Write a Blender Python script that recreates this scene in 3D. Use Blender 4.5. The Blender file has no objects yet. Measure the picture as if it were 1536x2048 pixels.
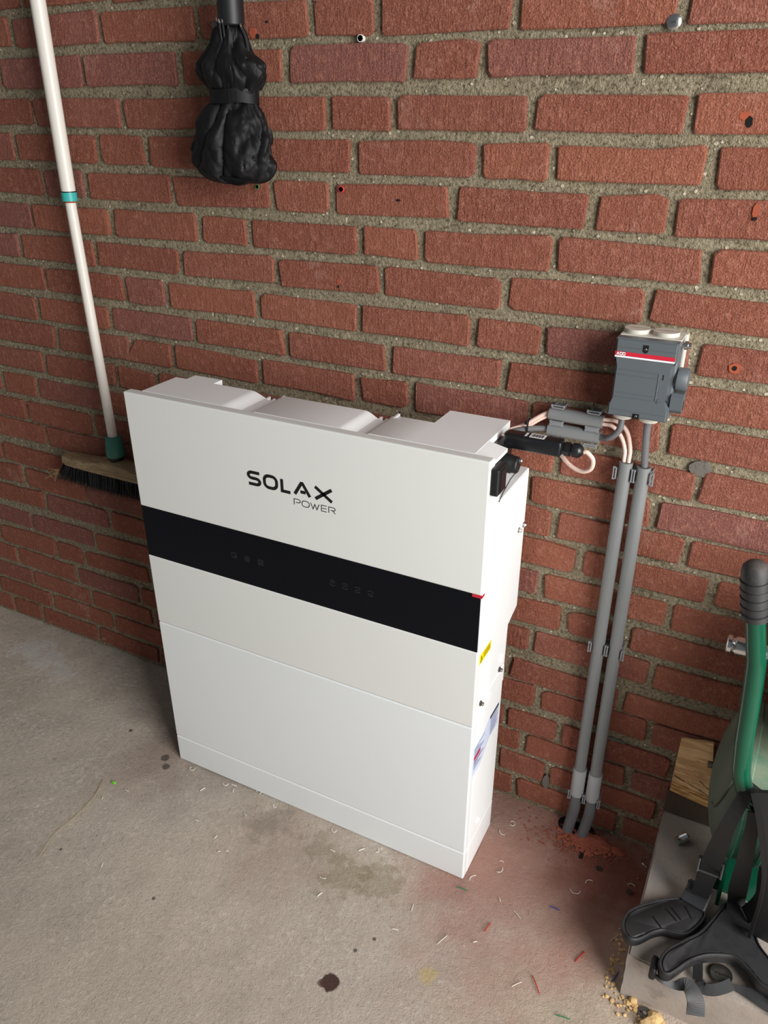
import bpy, bmesh, math, random
import numpy as np
from mathutils import Vector, Matrix, noise
random.seed(7); RNG = np.random.default_rng(7)
SC = bpy.context.scene
# ---------------------------------------------------------------- camera
CAM = (1.0633, -1.2603, 1.3548)
def cam_axes(yaw, pitch, roll):
    cy, sy, cp, sp, cr, sr = (math.cos(yaw), math.sin(yaw), math.cos(pitch), math.sin(pitch), math.cos(roll), math.sin(roll))
    fw = Vector((sy*cp, cy*cp, sp)); rt = Vector((cy, -sy, 0)); up = rt.cross(fw)
    return cr*rt+sr*up, -sr*rt+cr*up, fw
_r, _u, _f = cam_axes(-0.4763, -0.4696, 0.0004)
cd = bpy.data.cameras.new('camera'); cam = bpy.data.objects.new('camera', cd)
SC.collection.objects.link(cam); SC.camera = cam
cam.matrix_world = Matrix(((_r.x, _u.x, -_f.x, CAM[0]), (_r.y, _u.y, -_f.y, CAM[1]), (_r.z, _u.z, -_f.z, CAM[2]), (0, 0, 0, 1)))
cd.sensor_fit = 'VERTICAL'; cd.sensor_height = 36.0; cd.lens = 36.0*1570.8/2048; cd.clip_start = 0.02
# ---------------------------------------------------------------- light
W = bpy.data.worlds.new('garage_daylight'); SC.world = W; W.use_nodes = True
W.node_tree.nodes['Background'].inputs[0].default_value = (0.92, 0.96, 1.0, 1)
W.node_tree.nodes['Background'].inputs[1].default_value = 0.14
def area(name, loc, target, sx, sy, energy, color):
    l = bpy.data.lights.new(name, 'AREA'); l.shape = 'RECTANGLE'; l.size = sx; l.size_y = sy; l.energy = energy; l.color = color
    o = bpy.data.objects.new(name, l); SC.collection.objects.link(o); o.location = loc
    o.rotation_euler = (Vector(target)-Vector(loc)).to_track_quat('-Z', 'Y').to_euler(); return o
area('garage_door_daylight', (2.85, -1.38, 1.50), (0.60, 0.0, 0.75), 1.5, 2.1, 132, (1.0, 0.995, 0.98))
SC.view_settings.view_transform = 'Standard'; SC.view_settings.look = 'None'
SC.view_settings.gamma = 1; SC.view_settings.use_curve_mapping = False
SC.view_settings.exposure = 0.0
# ---------------------------------------------------------------- helpers
def lin(c):
    return tuple(((v/255)/12.92 if v/255 <= 0.04045 else ((v/255+0.055)/1.055)**2.4) for v in c)+(1,)
class NT:
    def __init__(s, name):
        s.m = bpy.data.materials.new(name); s.m.use_nodes = True; s.t = s.m.node_tree; s.n = s.t.nodes
        s.b = s.n['Principled BSDF']
    def new(s, k, **kw):
        n = s.n.new(k)
        for a, b in kw.items():
            if a.startswith('i_'):
                n.inputs[int(a[2:]) if a[2:].isdigit() else a[2:].replace('_', ' ')].default_value = b
            else: setattr(n, a, b)
        return n
    def link(s, a, b): s.t.links.new(a, b)
    def pos(s, kind='Position'):
        return s.new('ShaderNodeNewGeometry').outputs['Position'] if kind == 'Position' else s.new('ShaderNodeTexCoord').outputs['Object']
    def noise(s, vec, scale, detail=4, rough=.6, dist=0):
        n = s.new('ShaderNodeTexNoise'); n.inputs['Scale'].default_value = scale; n.inputs['Detail'].default_value = detail
        n.inputs['Roughness'].default_value = rough; n.inputs['Distortion'].default_value = dist; s.link(vec, n.inputs['Vector']); return n.outputs['Fac']
    def ramp(s, fac, stops):
        r = s.new('ShaderNodeValToRGB'); e = r.color_ramp.elements
        while len(e) < len(stops): e.new(.5)
        for k, (p, c) in enumerate(stops): e[k].position = p; e[k].color = c if len(c) == 4 else lin(c)
        s.link(fac, r.inputs[0]); return r.outputs[0]
    def step(s, fac, a, b):
        r = s.new('ShaderNodeMapRange'); r.interpolation_type = 'SMOOTHSTEP'
        r.inputs[1].default_value = a; r.inputs[2].default_value = b; s.link(fac, r.inputs[0]); return r.outputs[0]
    def mix(s, fac, a, b, mode='MIX'):
        r = s.new('ShaderNodeMix'); r.data_type = 'RGBA'; r.blend_type = mode
        if isinstance(fac, (int, float)): r.inputs[0].default_value = fac
        else: s.link(fac, r.inputs[0])
        for v, k in ((a, 6), (b, 7)):
            if isinstance(v, tuple): r.inputs[k].default_value = v if len(v) == 4 else lin(v)
            else: s.link(v, r.inputs[k])
        return r.outputs[2]
    def math(s, op, a, b=None):
        r = s.new('ShaderNodeMath'); r.operation = op
        for v, k in ((a, 0), (b, 1)):
            if v is None: continue
            if isinstance(v, (int, float)): r.inputs[k].default_value = v
            else: s.link(v, r.inputs[k])
        return r.outputs[0]
    def bump(s, h, strength, dist=.002):
        r = s.new('ShaderNodeBump'); r.inputs['Strength'].default_value = strength; r.inputs['Distance'].default_value = dist
        s.link(h, r.inputs['Height']); s.link(r.outputs[0], s.b.inputs['Normal'])
    def blob(s, vec, c, rad, wob=.3, nscale=20, soft=.5):
        "1 inside an irregular stain centred at c"
        d = s.new('ShaderNodeVectorMath'); d.operation = 'DISTANCE'; s.link(vec, d.inputs[0]); d.inputs[1].default_value = c
        n = s.noise(vec, nscale, 3)
        v = s.math('ADD', s.math('DIVIDE', d.outputs['Value'], rad), s.math('MULTIPLY', s.math('SUBTRACT', n, .5), wob*4))
        r = s.new('ShaderNodeMapRange'); r.interpolation_type = 'SMOOTHSTEP'
        r.inputs[1].default_value = 1+soft; r.inputs[2].default_value = 1-soft; s.link(v, r.inputs[0]); return r.outputs[0]
def simple(name, rgb, rough=.5, metal=0, spec=.5, nscale=0, var=.08, bump=0, bscale=200, bdist=.001):
    t = NT(name); t.b.inputs['Roughness'].default_value = rough; t.b.inputs['Metallic'].default_value = metal
    t.b.inputs['Specular IOR Level'].default_value = spec
    c = lin(rgb)
    P = t.pos('Object')
    k = t.noise(P, nscale or 30, 3)
    t.link(t.mix(k, tuple(v*(1-var) for v in c[:3])+(1,), tuple(min(1, v*(1+var)) for v in c[:3])+(1,)), t.b.inputs['Base Color'])
    if bump: t.bump(t.noise(P, bscale, 3), bump, bdist)
    return t.m
def mesh_from(name, verts, faces):
    me = bpy.data.meshes.new(name); me.from_pydata([tuple(v) for v in verts], [], faces); me.update(); return me
def link(name, me, mat, parent=None, smooth=False):
    o = bpy.data.objects.new(name, me); SC.collection.objects.link(o)
    if mat: me.materials.append(mat)
    if smooth:
        me.polygons.foreach_set('use_smooth', [True]*len(me.polygons))
        try: me.set_sharp_from_angle(angle=math.radians(40))
        except Exception: pass
    if parent:
        o.parent = parent; o.matrix_parent_inverse = PINV(parent)
    return o
def world_of(o):
    m = Matrix.LocRotScale(o.location, o.rotation_euler, o.scale)
    return (world_of(o.parent) @ o.matrix_parent_inverse @ m) if o.parent else m
def PINV(parent): return world_of(parent).inverted()
def bm_obj(name, bm, mat, parent=None, smooth=False):
    bmesh.ops.recalc_face_normals(bm, faces=bm.faces)
    me = bpy.data.meshes.new(name); bm.to_mesh(me); bm.free(); return link(name, me, mat, parent, smooth)
def thing(name, label, cat, loc=(0, 0, 0), group=None):
    o = bpy.data.objects.new(name, None); SC.collection.objects.link(o); o.location = loc; o.empty_display_size = .05
    o['label'] = label; o['category'] = cat
    if group: o['group'] = group
    return o
def tag(o, label, cat=None, group=None):
    o['label'] = label
    if cat: o['category'] = cat
    if group: o['group'] = group
    return o
def add_box(bm, x0, x1, y0, y1, z0, z1, bev=0, seg=2):
    vs = [bm.verts.new((x, y, z)) for x in (x0, x1) for y in (y0, y1) for z in (z0, z1)]
    fs = [bm.faces.new([vs[i] for i in f]) for f in ((0, 1, 3, 2), (4, 6, 7, 5), (0, 4, 5, 1), (2, 3, 7, 6), (0, 2, 6, 4), (1, 5, 7, 3))]
    if bev:
        es = list({e for f in fs for e in f.edges})
        bmesh.ops.bevel(bm, geom=es, offset=bev, segments=seg, affect='EDGES', profile=.5)
def box(name, mat, parent, x0, x1, y0, y1, z0, z1, bev=.001, seg=2):
    bm = bmesh.new(); add_box(bm, x0, x1, y0, y1, z0, z1, bev, seg); return bm_obj(name, bm, mat, parent)
def prism(bm, pts, axis, a, b):
    "extrude a 2D outline along an axis; pts in the other two axes in xyz order"
    def P(u, v, w):
        return {0: (w, u, v), 1: (u, w, v), 2: (u, v, w)}[axis]
    A = [bm.verts.new(P(u, v, a)) for u, v in pts]; B = [bm.verts.new(P(u, v, b)) for u, v in pts]
    fa = bm.faces.new(A); fb = bm.faces.new(B[::-1]); n = len(pts)
    for i in range(n): bm.faces.new((A[i], B[i], B[(i+1) % n], A[(i+1) % n]))
    return fa, fb
def spline(pts, n=8, closed=False):
    P = [Vector(p) for p in pts]; out = []; L = len(P)
    rng = range(L if closed else L-1)
    for i in rng:
        if closed: p0, p1, p2, p3 = P[i-1], P[i], P[(i+1) % L], P[(i+2) % L]
        else: p1, p2 = P[i], P[i+1]; p0 = P[i-1] if i else p1*2-p2; p3 = P[i+2] if i+2 < L else p2*2-p1
        for k in range(n):
            t = k/n; out.append(.5*((2*p1)+(p2-p0)*t+(2*p0-5*p1+4*p2-p3)*t*t+(3*p1-p0-3*p2+p3)*t**3))
    if not closed: out.append(P[-1])
    return out
def add_tube(bm, pts, r, seg=12, cap=True):
    pts = [Vector(p) for p in pts]; n = len(pts)
    R = r if isinstance(r, (list, tuple)) else [r]*n
    up = Vector((0, 0, 1)); t0 = (pts[1]-pts[0]).normalized()
    if abs(t0.dot(up)) > .9: up = Vector((0, 1, 0))
    s = t0.cross(up).normalized(); rings = []
    for i, p in enumerate(pts):
        t = (pts[min(i+1, n-1)]-pts[max(i-1, 0)]).normalized()
        s = (s-t*s.dot(t)).normalized(); u = s.cross(t)
        rings.append([bm.verts.new(p+R[i]*(s*math.cos(2*math.pi*k/seg)+u*math.sin(2*math.pi*k/seg))) for k in range(seg)])
    for a, b in zip(rings, rings[1:]):
        for k in range(seg): bm.faces.new((a[k], a[(k+1) % seg], b[(k+1) % seg], b[k]))
    if cap:
        bm.faces.new(rings[0]); bm.faces.new(rings[-1][::-1])
def tube(name, mat, parent, pts, r, seg=12, cap=True):
    bm = bmesh.new(); add_tube(bm, pts, r, seg, cap); return bm_obj(name, bm, mat, parent, True)
def lathe(name, mat, parent, c, axis, prof, seg=24):
    "prof: list of (distance along axis, radius) with centre c"
    a = Vector(axis).normalized(); c = Vector(c); bm = bmesh.new()
    add_tube(bm, [c+a*(d+i*1e-6) for i, (d, r) in enumerate(prof)], [max(r, 1e-5) for d, r in prof], seg); return bm_obj(name, bm, mat, parent, True)
def ribbon(name, mat, parent, pts, normal, width, th=.0015, n=8):
    P = spline(pts, n); bm = bmesh.new(); L = len(P); rows = []
    N = [Vector(v) for v in normal] if isinstance(normal[0], (list, tuple)) else [Vector(normal)]*len(pts)
    for i, p in enumerate(P):
        t = (P[min(i+1, L-1)]-P[max(i-1, 0)]).normalized(); f = i/n; k = min(int(f), len(N)-2); nn = N[k].lerp(N[k+1], f-k)
        w = width if not isinstance(width, (list, tuple)) else width[k]+(width[k+1]-width[k])*(f-k)
        s = t.cross(nn).normalized(); m = s.cross(t).normalized()
        rows.append([bm.verts.new(p+s*a*w/2+m*b*th/2) for a, b in ((-1, -1), (1, -1), (1, 1), (-1, 1))])
    for a, b in zip(rows, rows[1:]):
        for k in range(4): bm.faces.new((a[k], a[(k+1) % 4], b[(k+1) % 4], b[k]))
    bm.faces.new(rows[0]); bm.faces.new(rows[-1][::-1]); return bm_obj(name, bm, mat, parent)
def stroke(bm, pts, w, frame, closed=False, cap='flat'):
    "flat stroke of width w in a 2D plane; frame maps (u,v) to xyz; mitred joins"
    P = [Vector((a, b)) for a, b in pts]; n = len(P); L = []; R = []
    for i in range(n):
        a = P[i-1] if (i or closed) else None; b = P[(i+1) % n] if (i < n-1 or closed) else None
        d1 = (P[i]-a).normalized() if a is not None else None; d2 = (b-P[i]).normalized() if b is not None else None
        if d1 is None: d1 = d2
        if d2 is None: d2 = d1
        t = (d1+d2); t = t.normalized() if t.length > 1e-6 else d1
        nn = Vector((-t.y, t.x)); c = max(.35, nn.dot(Vector((-d1.y, d1.x)))); h = w/2/c
        L.append(bm.verts.new(frame(*(P[i]+nn*h)))); R.append(bm.verts.new(frame(*(P[i]-nn*h))))
    for i in range(n if closed else n-1):
        j = (i+1) % n; bm.faces.new((L[i], L[j], R[j], R[i]))
def arc(cx, cy, rx, ry, a0, a1, n=8):
    return [(cx+rx*math.cos(math.radians(a0+(a1-a0)*k/n)), cy+ry*math.sin(math.radians(a0+(a1-a0)*k/n))) for k in range(n+1)]
def text_mesh(txt, size, mtx, name='lettering'):
    c = bpy.data.curves.new('t', 'FONT'); c.body = txt; c.size = size; o = bpy.data.objects.new('t', c); SC.collection.objects.link(o)
    dg = bpy.context.evaluated_depsgraph_get(); me = bpy.data.meshes.new_from_object(o.evaluated_get(dg)); bpy.data.objects.remove(o)
    me.transform(mtx); me.name = name; return me
def bolt(name, mat, parent, c, axis, r=.004, h=.004, washer=True):
    a = Vector(axis).normalized(); c = Vector(c); bm = bmesh.new()
    if washer: add_tube(bm, [c, c+a*.001], r*1.5, 14)
    add_tube(bm, [c+a*.001, c+a*h*.8, c+a*h], [r, r, r*.75], 6)
    add_tube(bm, [c+a*(h), c+a*(h+.0003)], r*.35, 6)
    return bm_obj(name, bm, mat, parent)
# ---------------------------------------------------------------- materials
def mk_brick():
    t = NT('brick_clay'); P = t.pos(); oi = t.new('ShaderNodeObjectInfo').outputs['Random']
    base = t.ramp(oi, [(0, (138, 78, 64)), (.2, (148, 84, 66)), (.4, (134, 72, 58)), (.6, (156, 90, 69)), (.8, (140, 82, 72)), (1, (134, 82, 78))])
    n1 = t.noise(P, 14, 4); n2 = t.noise(P, 90, 5, .7); n3 = t.noise(P, 420, 3, .7)
    c = t.mix(t.math('MULTIPLY', t.step(n1, .45, .75), .45), base, (128, 62, 48))
    c = t.mix(t.math('MULTIPLY', t.step(n2, .48, .74), .55), c, (194, 130, 110))
    c = t.mix(t.math('MULTIPLY', t.step(n3, .52, .72), .6), c, (206, 150, 132))
    c = t.mix(t.math('MULTIPLY', t.step(n3, .46, .28), .7), c, (106, 54, 44))
    efl = t.math('MULTIPLY', t.step(t.noise(P, 5, 4, .7), .58, .72), t.step(n2, .40, .60))
    c = t.mix(t.math('MULTIPLY', efl, .6), c, (190, 150, 138))
    c = t.mix(.12, c, (158, 124, 102)); t.link(c, t.b.inputs['Base Color']); t.b.inputs['Roughness'].default_value = .92; t.b.inputs['Specular IOR Level'].default_value = .2
    mp = t.new('ShaderNodeMapping'); mp.inputs['Scale'].default_value = (240, 240, 26); t.link(P, mp.inputs[0]); n4 = t.noise(mp.outputs[0], 1, 3, .6)
    h = t.math('ADD', t.math('ADD', t.math('MULTIPLY', n2, 1.0), t.math('MULTIPLY', n3, .5)), t.math('MULTIPLY', n4, .35))
    t.bump(h, 1.0, .006); return t.m
def mk_mortar():
    t = NT('mortar_grit'); P = t.pos(); n1 = t.noise(P, 9, 4); n2 = t.noise(P, 170, 4, .7); n3 = t.noise(P, 600, 2, .7)
    c = t.ramp(n1, [(.3, (142, 130, 108)), (.55, (154, 142, 118)), (.75, (128, 118, 97))])
    c = t.mix(t.math('MULTIPLY', t.step(n2, .5, .7), .5), c, (202, 190, 164))
    c = t.mix(t.math('MULTIPLY', t.step(n2, .49, .35), .8), c, (84, 75, 60))
    v = t.new('ShaderNodeTexVoronoi'); v.inputs['Scale'].default_value = 130; t.link(P, v.inputs['Vector'])
    s = t.new('ShaderNodeSeparateColor'); t.link(v.outputs['Color'], s.inputs[0])
    peb = t.math('MULTIPLY', t.math('GREATER_THAN', s.outputs[0], .93), t.step(v.outputs['Distance'], .42, .3))
    c = t.mix(t.math('MULTIPLY', peb, .8), c, (224, 212, 186))
    t.link(c, t.b.inputs['Base Color']); t.b.inputs['Roughness'].default_value = .95; t.b.inputs['Specular IOR Level'].default_value = .15
    h = t.math('ADD', t.math('ADD', n2, t.math('MULTIPLY', n3, .4)), t.math('MULTIPLY', peb, .6)); t.bump(h, 1.0, .006); return t.m
def mk_floor():
    t = NT('worn_concrete'); P = t.pos(); n1 = t.noise(P, 2.2, 5, .6, .4); n2 = t.noise(P, 85, 6, .8); n3 = t.noise(P, 300, 4, .8); n0 = t.noise(P, 7, 5, .65, .6)
    c = t.ramp(n1, [(.3, (194, 182, 166)), (.5, (212, 198, 182)), (.7, (204, 191, 178))])
    c = t.mix(t.math('MULTIPLY', t.step(n0, .45, .7), .35), c, (204, 192, 178))
    grit = t.math('ADD', .35, t.math('MULTIPLY', t.step(n0, .42, .6), .6))
    c = t.mix(t.math('MULTIPLY', t.step(n2, .52, .66), grit), c, (238, 228, 216))
    c = t.mix(t.math('MULTIPLY', t.step(n2, .47, .3), .6), c, (138, 126, 112))
    c = t.mix(t.math('MULTIPLY', t.step(n3, .56, .75), .65), c, (234, 225, 212))
    c = t.mix(t.math('MULTIPLY', t.step(n3, .42, .27), .65), c, (104, 94, 82))
    # worn, stained and dusted places, and darker areas beside plinth and slab
    def st(cx, cy, r, col, a, wob=.3, ns=12, soft=.6):
        nonlocal c
        c = t.mix(t.math('MULTIPLY', t.blob(P, (cx, cy, 0), r, wob, ns, soft), a), c, col)
    st(.35, -.75, .45, (220, 200, 180), .30, .3, 3)
    st(.98, -.42, .17, (206, 178, 146), .38, .4, 8)
    st(.86, -.10, .24, (180, 112, 94), .66, .5, 9, .7)
    st(.97, -.09, .11, (134, 68, 52), .8, .5, 14, .7)  # red brick dust, with the slab corner's shade put into its dark tone
    st(.72, -.22, .09, (178, 122, 106), .5, .5, 12, .8)
    st(.80, -.34, .16, (196, 158, 146), .45, .5, 9, .8)
    st(.36, -.34, .11, (176, 146, 132), .45, .6, 14, .8)
    st(.50, -.345, .042, (150, 134, 102), .5, .9, 30, .35)
    st(.575, -.330, .040, (148, 132, 100), .45, .9, 34, .35)
    st(.42, -.315, .030, (150, 134, 108), .4, .9, 34, .35)
    st(.30, -.31, .04, (128, 120, 108), .4, .9, 20, .6)
    st(.05, -.18, .16, (128, 112, 104), .4, .5, 8, .8)  # soft darker area around the left foot of the plinth
    st(-.06, -.30, .09, (166, 132, 118), .3, .5, 10, .8)
    st(-.66, -.10, .05, (216, 212, 206), .6, .8, 24, .6)
    st(-.58, -.12, .045, (222, 218, 212), .6, .9, 24, .6)
    st(-.50, -.14, .035, (218, 214, 208), .55, .9, 24, .6)
    st(.589, -.546, .017, (78, 46, 42), .95, .25, 60, .12)
    st(.577, -.553, .008, (96, 66, 60), .8, .3, 60, .2)
    st(.735, -.455, .016, (222, 196, 134), .7, .4, 60, .4)
    st(-.032, -.262, .010, (94, 84, 78), .85, .2, 80, .15)
    st(-.012, -.283, .009, (90, 82, 78), .85, .2, 80, .15)
    for bx, by, br in ((-.17, -.23, .005), (.62, -.44, .004), (.60, -.475, .004), (-.01, -.50, .0035), (.20, -.56, .004), (-.05, -.56, .004)): st(bx, by, br, (70, 60, 56), .8, .1, 80, .3)
    t.link(c, t.b.inputs['Base Color']); t.b.inputs['Roughness'].default_value = .9; t.b.inputs['Specular IOR Level'].default_value = .25
    h = t.math('ADD', t.math('MULTIPLY', n2, 1.3), t.math('MULTIPLY', n3, .55)); t.bump(h, 1.0, .0055); return t.m
def mk_slab():
    t = NT('grey_slab_concrete'); P = t.pos(); n1 = t.noise(P, 9, 5, .6, .3); n2 = t.noise(P, 120, 4, .7)
    c = t.ramp(n1, [(.3, (138, 127, 117)), (.5, (158, 146, 136)), (.7, (146, 140, 136))])
    c = t.mix(t.math('MULTIPLY', t.step(n2, .55, .75), .35), c, (176, 168, 158))
    c = t.mix(t.math('MULTIPLY', t.step(t.noise(P, 26, 5, .7), .58, .7), .3), c, (92, 82, 72))
    t.link(c, t.b.inputs['Base Color']); t.b.inputs['Roughness'].default_value = .85
    t.bump(n2, .4, .0015); return t.m
def mk_wood(name, a, b, scale=1.0, axis=0):
    t = NT(name); P = t.pos('Object'); mp = t.new('ShaderNodeMapping'); sc = [60*scale]*3; sc[axis] = 6*scale; mp.inputs['Scale'].default_value = sc; t.link(P, mp.inputs[0])
    n = t.noise(mp.outputs[0], 1, 4, .6, 1.2); c = t.ramp(n, [(.35, a), (.5, b), (.56, a), (.7, b)])
    c = t.mix(t.math('MULTIPLY', t.step(t.noise(P, 40, 3), .55, .7), .3), c, tuple(int(v*.7) for v in a))
    t.link(c, t.b.inputs['Base Color']); t.b.inputs['Roughness'].default_value = .7; t.bump(n, .3, .001); return t.m
def mk_dusty(name, a, d, amt=.5, rough=.4, sc=25):
    "paint or fabric a with pale dust d that has settled on upward faces and in patches"
    t = NT(name); P = t.pos('Object'); n = t.noise(P, sc, 5, .7); g = t.new('ShaderNodeNewGeometry'); sp = t.new('ShaderNodeSeparateXYZ'); t.link(g.outputs['Normal'], sp.inputs[0])
    up = t.step(t.math('ADD', sp.outputs[2], t.math('MULTIPLY', t.math('SUBTRACT', n, .5), 2.2)), 0.0, 1.15)
    k = t.math('MULTIPLY', up, amt)
    t.link(t.mix(k, a, d), t.b.inputs['Base Color'])
    r = t.math('ADD', t.math('MULTIPLY', k, .6), rough); t.link(r, t.b.inputs['Roughness'])
    t.bump(t.noise(P, 400, 3), .2, .0006); return t.m
def mk_white(name, rgb, rough=.35):
    t = NT(name); P = t.pos('Object'); t.b.inputs['Base Color'].default_value = lin(rgb); t.b.inputs['Roughness'].default_value = rough
    t.link(t.mix(t.noise(P, 4, 2), lin(rgb), lin(tuple(min(255, v+3) for v in rgb))), t.b.inputs['Base Color'])
    t.bump(t.noise(P, 900, 2), .05, .0003); return t.m
M = dict(brick=mk_brick(), mortar=mk_mortar(), floor=mk_floor(), slab=mk_slab(),
    white=mk_white('white_powder_coat', (242, 243, 242)), ivory=mk_white('ivory_panel', (222, 223, 219), .42), cool=mk_white('cool_white_panel', (227, 230, 230), .42),
    black_gloss=simple('black_band', (11, 14, 21), .28, spec=.15), icon=simple('faint_icon_grey', (52, 54, 58), .5),
    ink=simple('black_print', (14, 14, 16), .5), white_ink=simple('white_print', (235, 235, 235), .5), red=simple('red_print', (196, 30, 52), .45),
    yellow=simple('yellow_sticker', (244, 214, 20), .45), label=simple('pale_blue_label', (206, 214, 234), .45), label_ink=simple('blue_grey_print', (126, 134, 168), .5),
    steel=simple('bright_steel', (205, 205, 205), .25, 1), dark_steel=simple('dull_steel', (120, 116, 110), .45, 1), brass=simple('dull_brass', (170, 150, 118), .4, 1),
    black=simple('black_plastic', (22, 23, 26), .32), matte_black=simple('black_matte_plastic', (22, 23, 25), .5),
    conduit=simple('grey_conduit', (122, 124, 124), .42, var=.04), bend=simple('dark_grey_bend', (98, 100, 103), .45, var=.04), sleeve=simple('light_grey_sleeve', (158, 160, 161), .4, var=.04), clip=simple('grey_clip', (128, 130, 133), .4),
    pink=simple('pinkish_white_cable', (232, 200, 186), .4, var=.04), greycable=simple('grey_cable', (104, 104, 106), .45, var=.04),
    box=simple('slate_grey_enclosure', (88, 94, 98), .45, var=.03, bump=.1, bscale=900, bdist=.0003), cream=simple('cream_plastic', (202, 197, 185), .45),
    buckle=simple('grey_black_buckle_plastic', (46, 47, 50), .45),
    fabric=simple('black_nylon', (9, 9, 11), .6, spec=.35, var=.3, bump=.3, bscale=500, bdist=.0005),
    pole=mk_dusty('scuffed_white_pole', (226, 220, 210), (190, 180, 165), .35, .35, 60), teal=simple('teal_plastic', (58, 172, 168), .4), teal_dark=simple('dark_teal_plastic', (52, 118, 104), .45),
    broomwood=mk_wood('broom_wood', (158, 136, 104), (128, 104, 76), 1), bristle=simple('black_bristles', (20, 21, 25), .5, var=.4), wood=mk_wood('pine_block', (226, 188, 138), (188, 144, 96), .35), plywood=mk_wood('pine_edge', (236, 196, 132), (176, 128, 72), .5),
    timber=simple('dark_timber', (70, 56, 46), .9, var=.2, bump=.3, bscale=90), green=simple('green_tube_paint', (8, 76, 54), .2, var=.1), tank=mk_dusty('dusty_green_tank', (36, 104, 82), (150, 144, 120), .6, .4, 16),
    tankend=mk_dusty('dusty_green_tank_end', (70, 82, 68), (124, 118, 98), .7, .6, 14), grip=mk_dusty('black_rubber_grip', (44, 42, 44), (120, 110, 102), .35, .55, 60),
    strap=mk_dusty('dusty_black_webbing', (17, 17, 19), (84, 82, 82), .18, .65, 120), pad=mk_dusty('dusty_black_padding', (25, 25, 27), (90, 87, 87), .2, .45, 30),
    dust=simple('red_brick_rubble', (152, 82, 62), .95, var=.25, bump=.6, bscale=120, bdist=.003), crumb=simple('sand_crumbs', (206, 172, 120), .95, var=.25, bump=.5, bscale=200), hole=simple('dark_void', (10, 8, 7), 1), rust=simple('fresh_brick_break', (160, 78, 52), .95, var=.3, bump=.5, bscale=200),
    shaving=simple('white_plastic_shaving', (226, 222, 210), .4), patch=simple('dark_mortar_patch', (104, 98, 92), .95, var=.2, bump=.6, bscale=150, bdist=.003),
    plugw=simple('white_wall_plug', (216, 212, 204), .5), plugg=simple('green_wall_plug', (70, 150, 70), .5), plugr=simple('red_wall_plug', (206, 70, 62), .5),
    lime=simple('lime_green_plastic', (120, 226, 50), .4), wred=simple('red_wire', (190, 50, 40), .4), wgreen=simple('green_wire', (40, 120, 80), .4), wblue=simple('blue_wire', (50, 74, 150), .4), straw=simple('straw', (176, 152, 104), .6))
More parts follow.
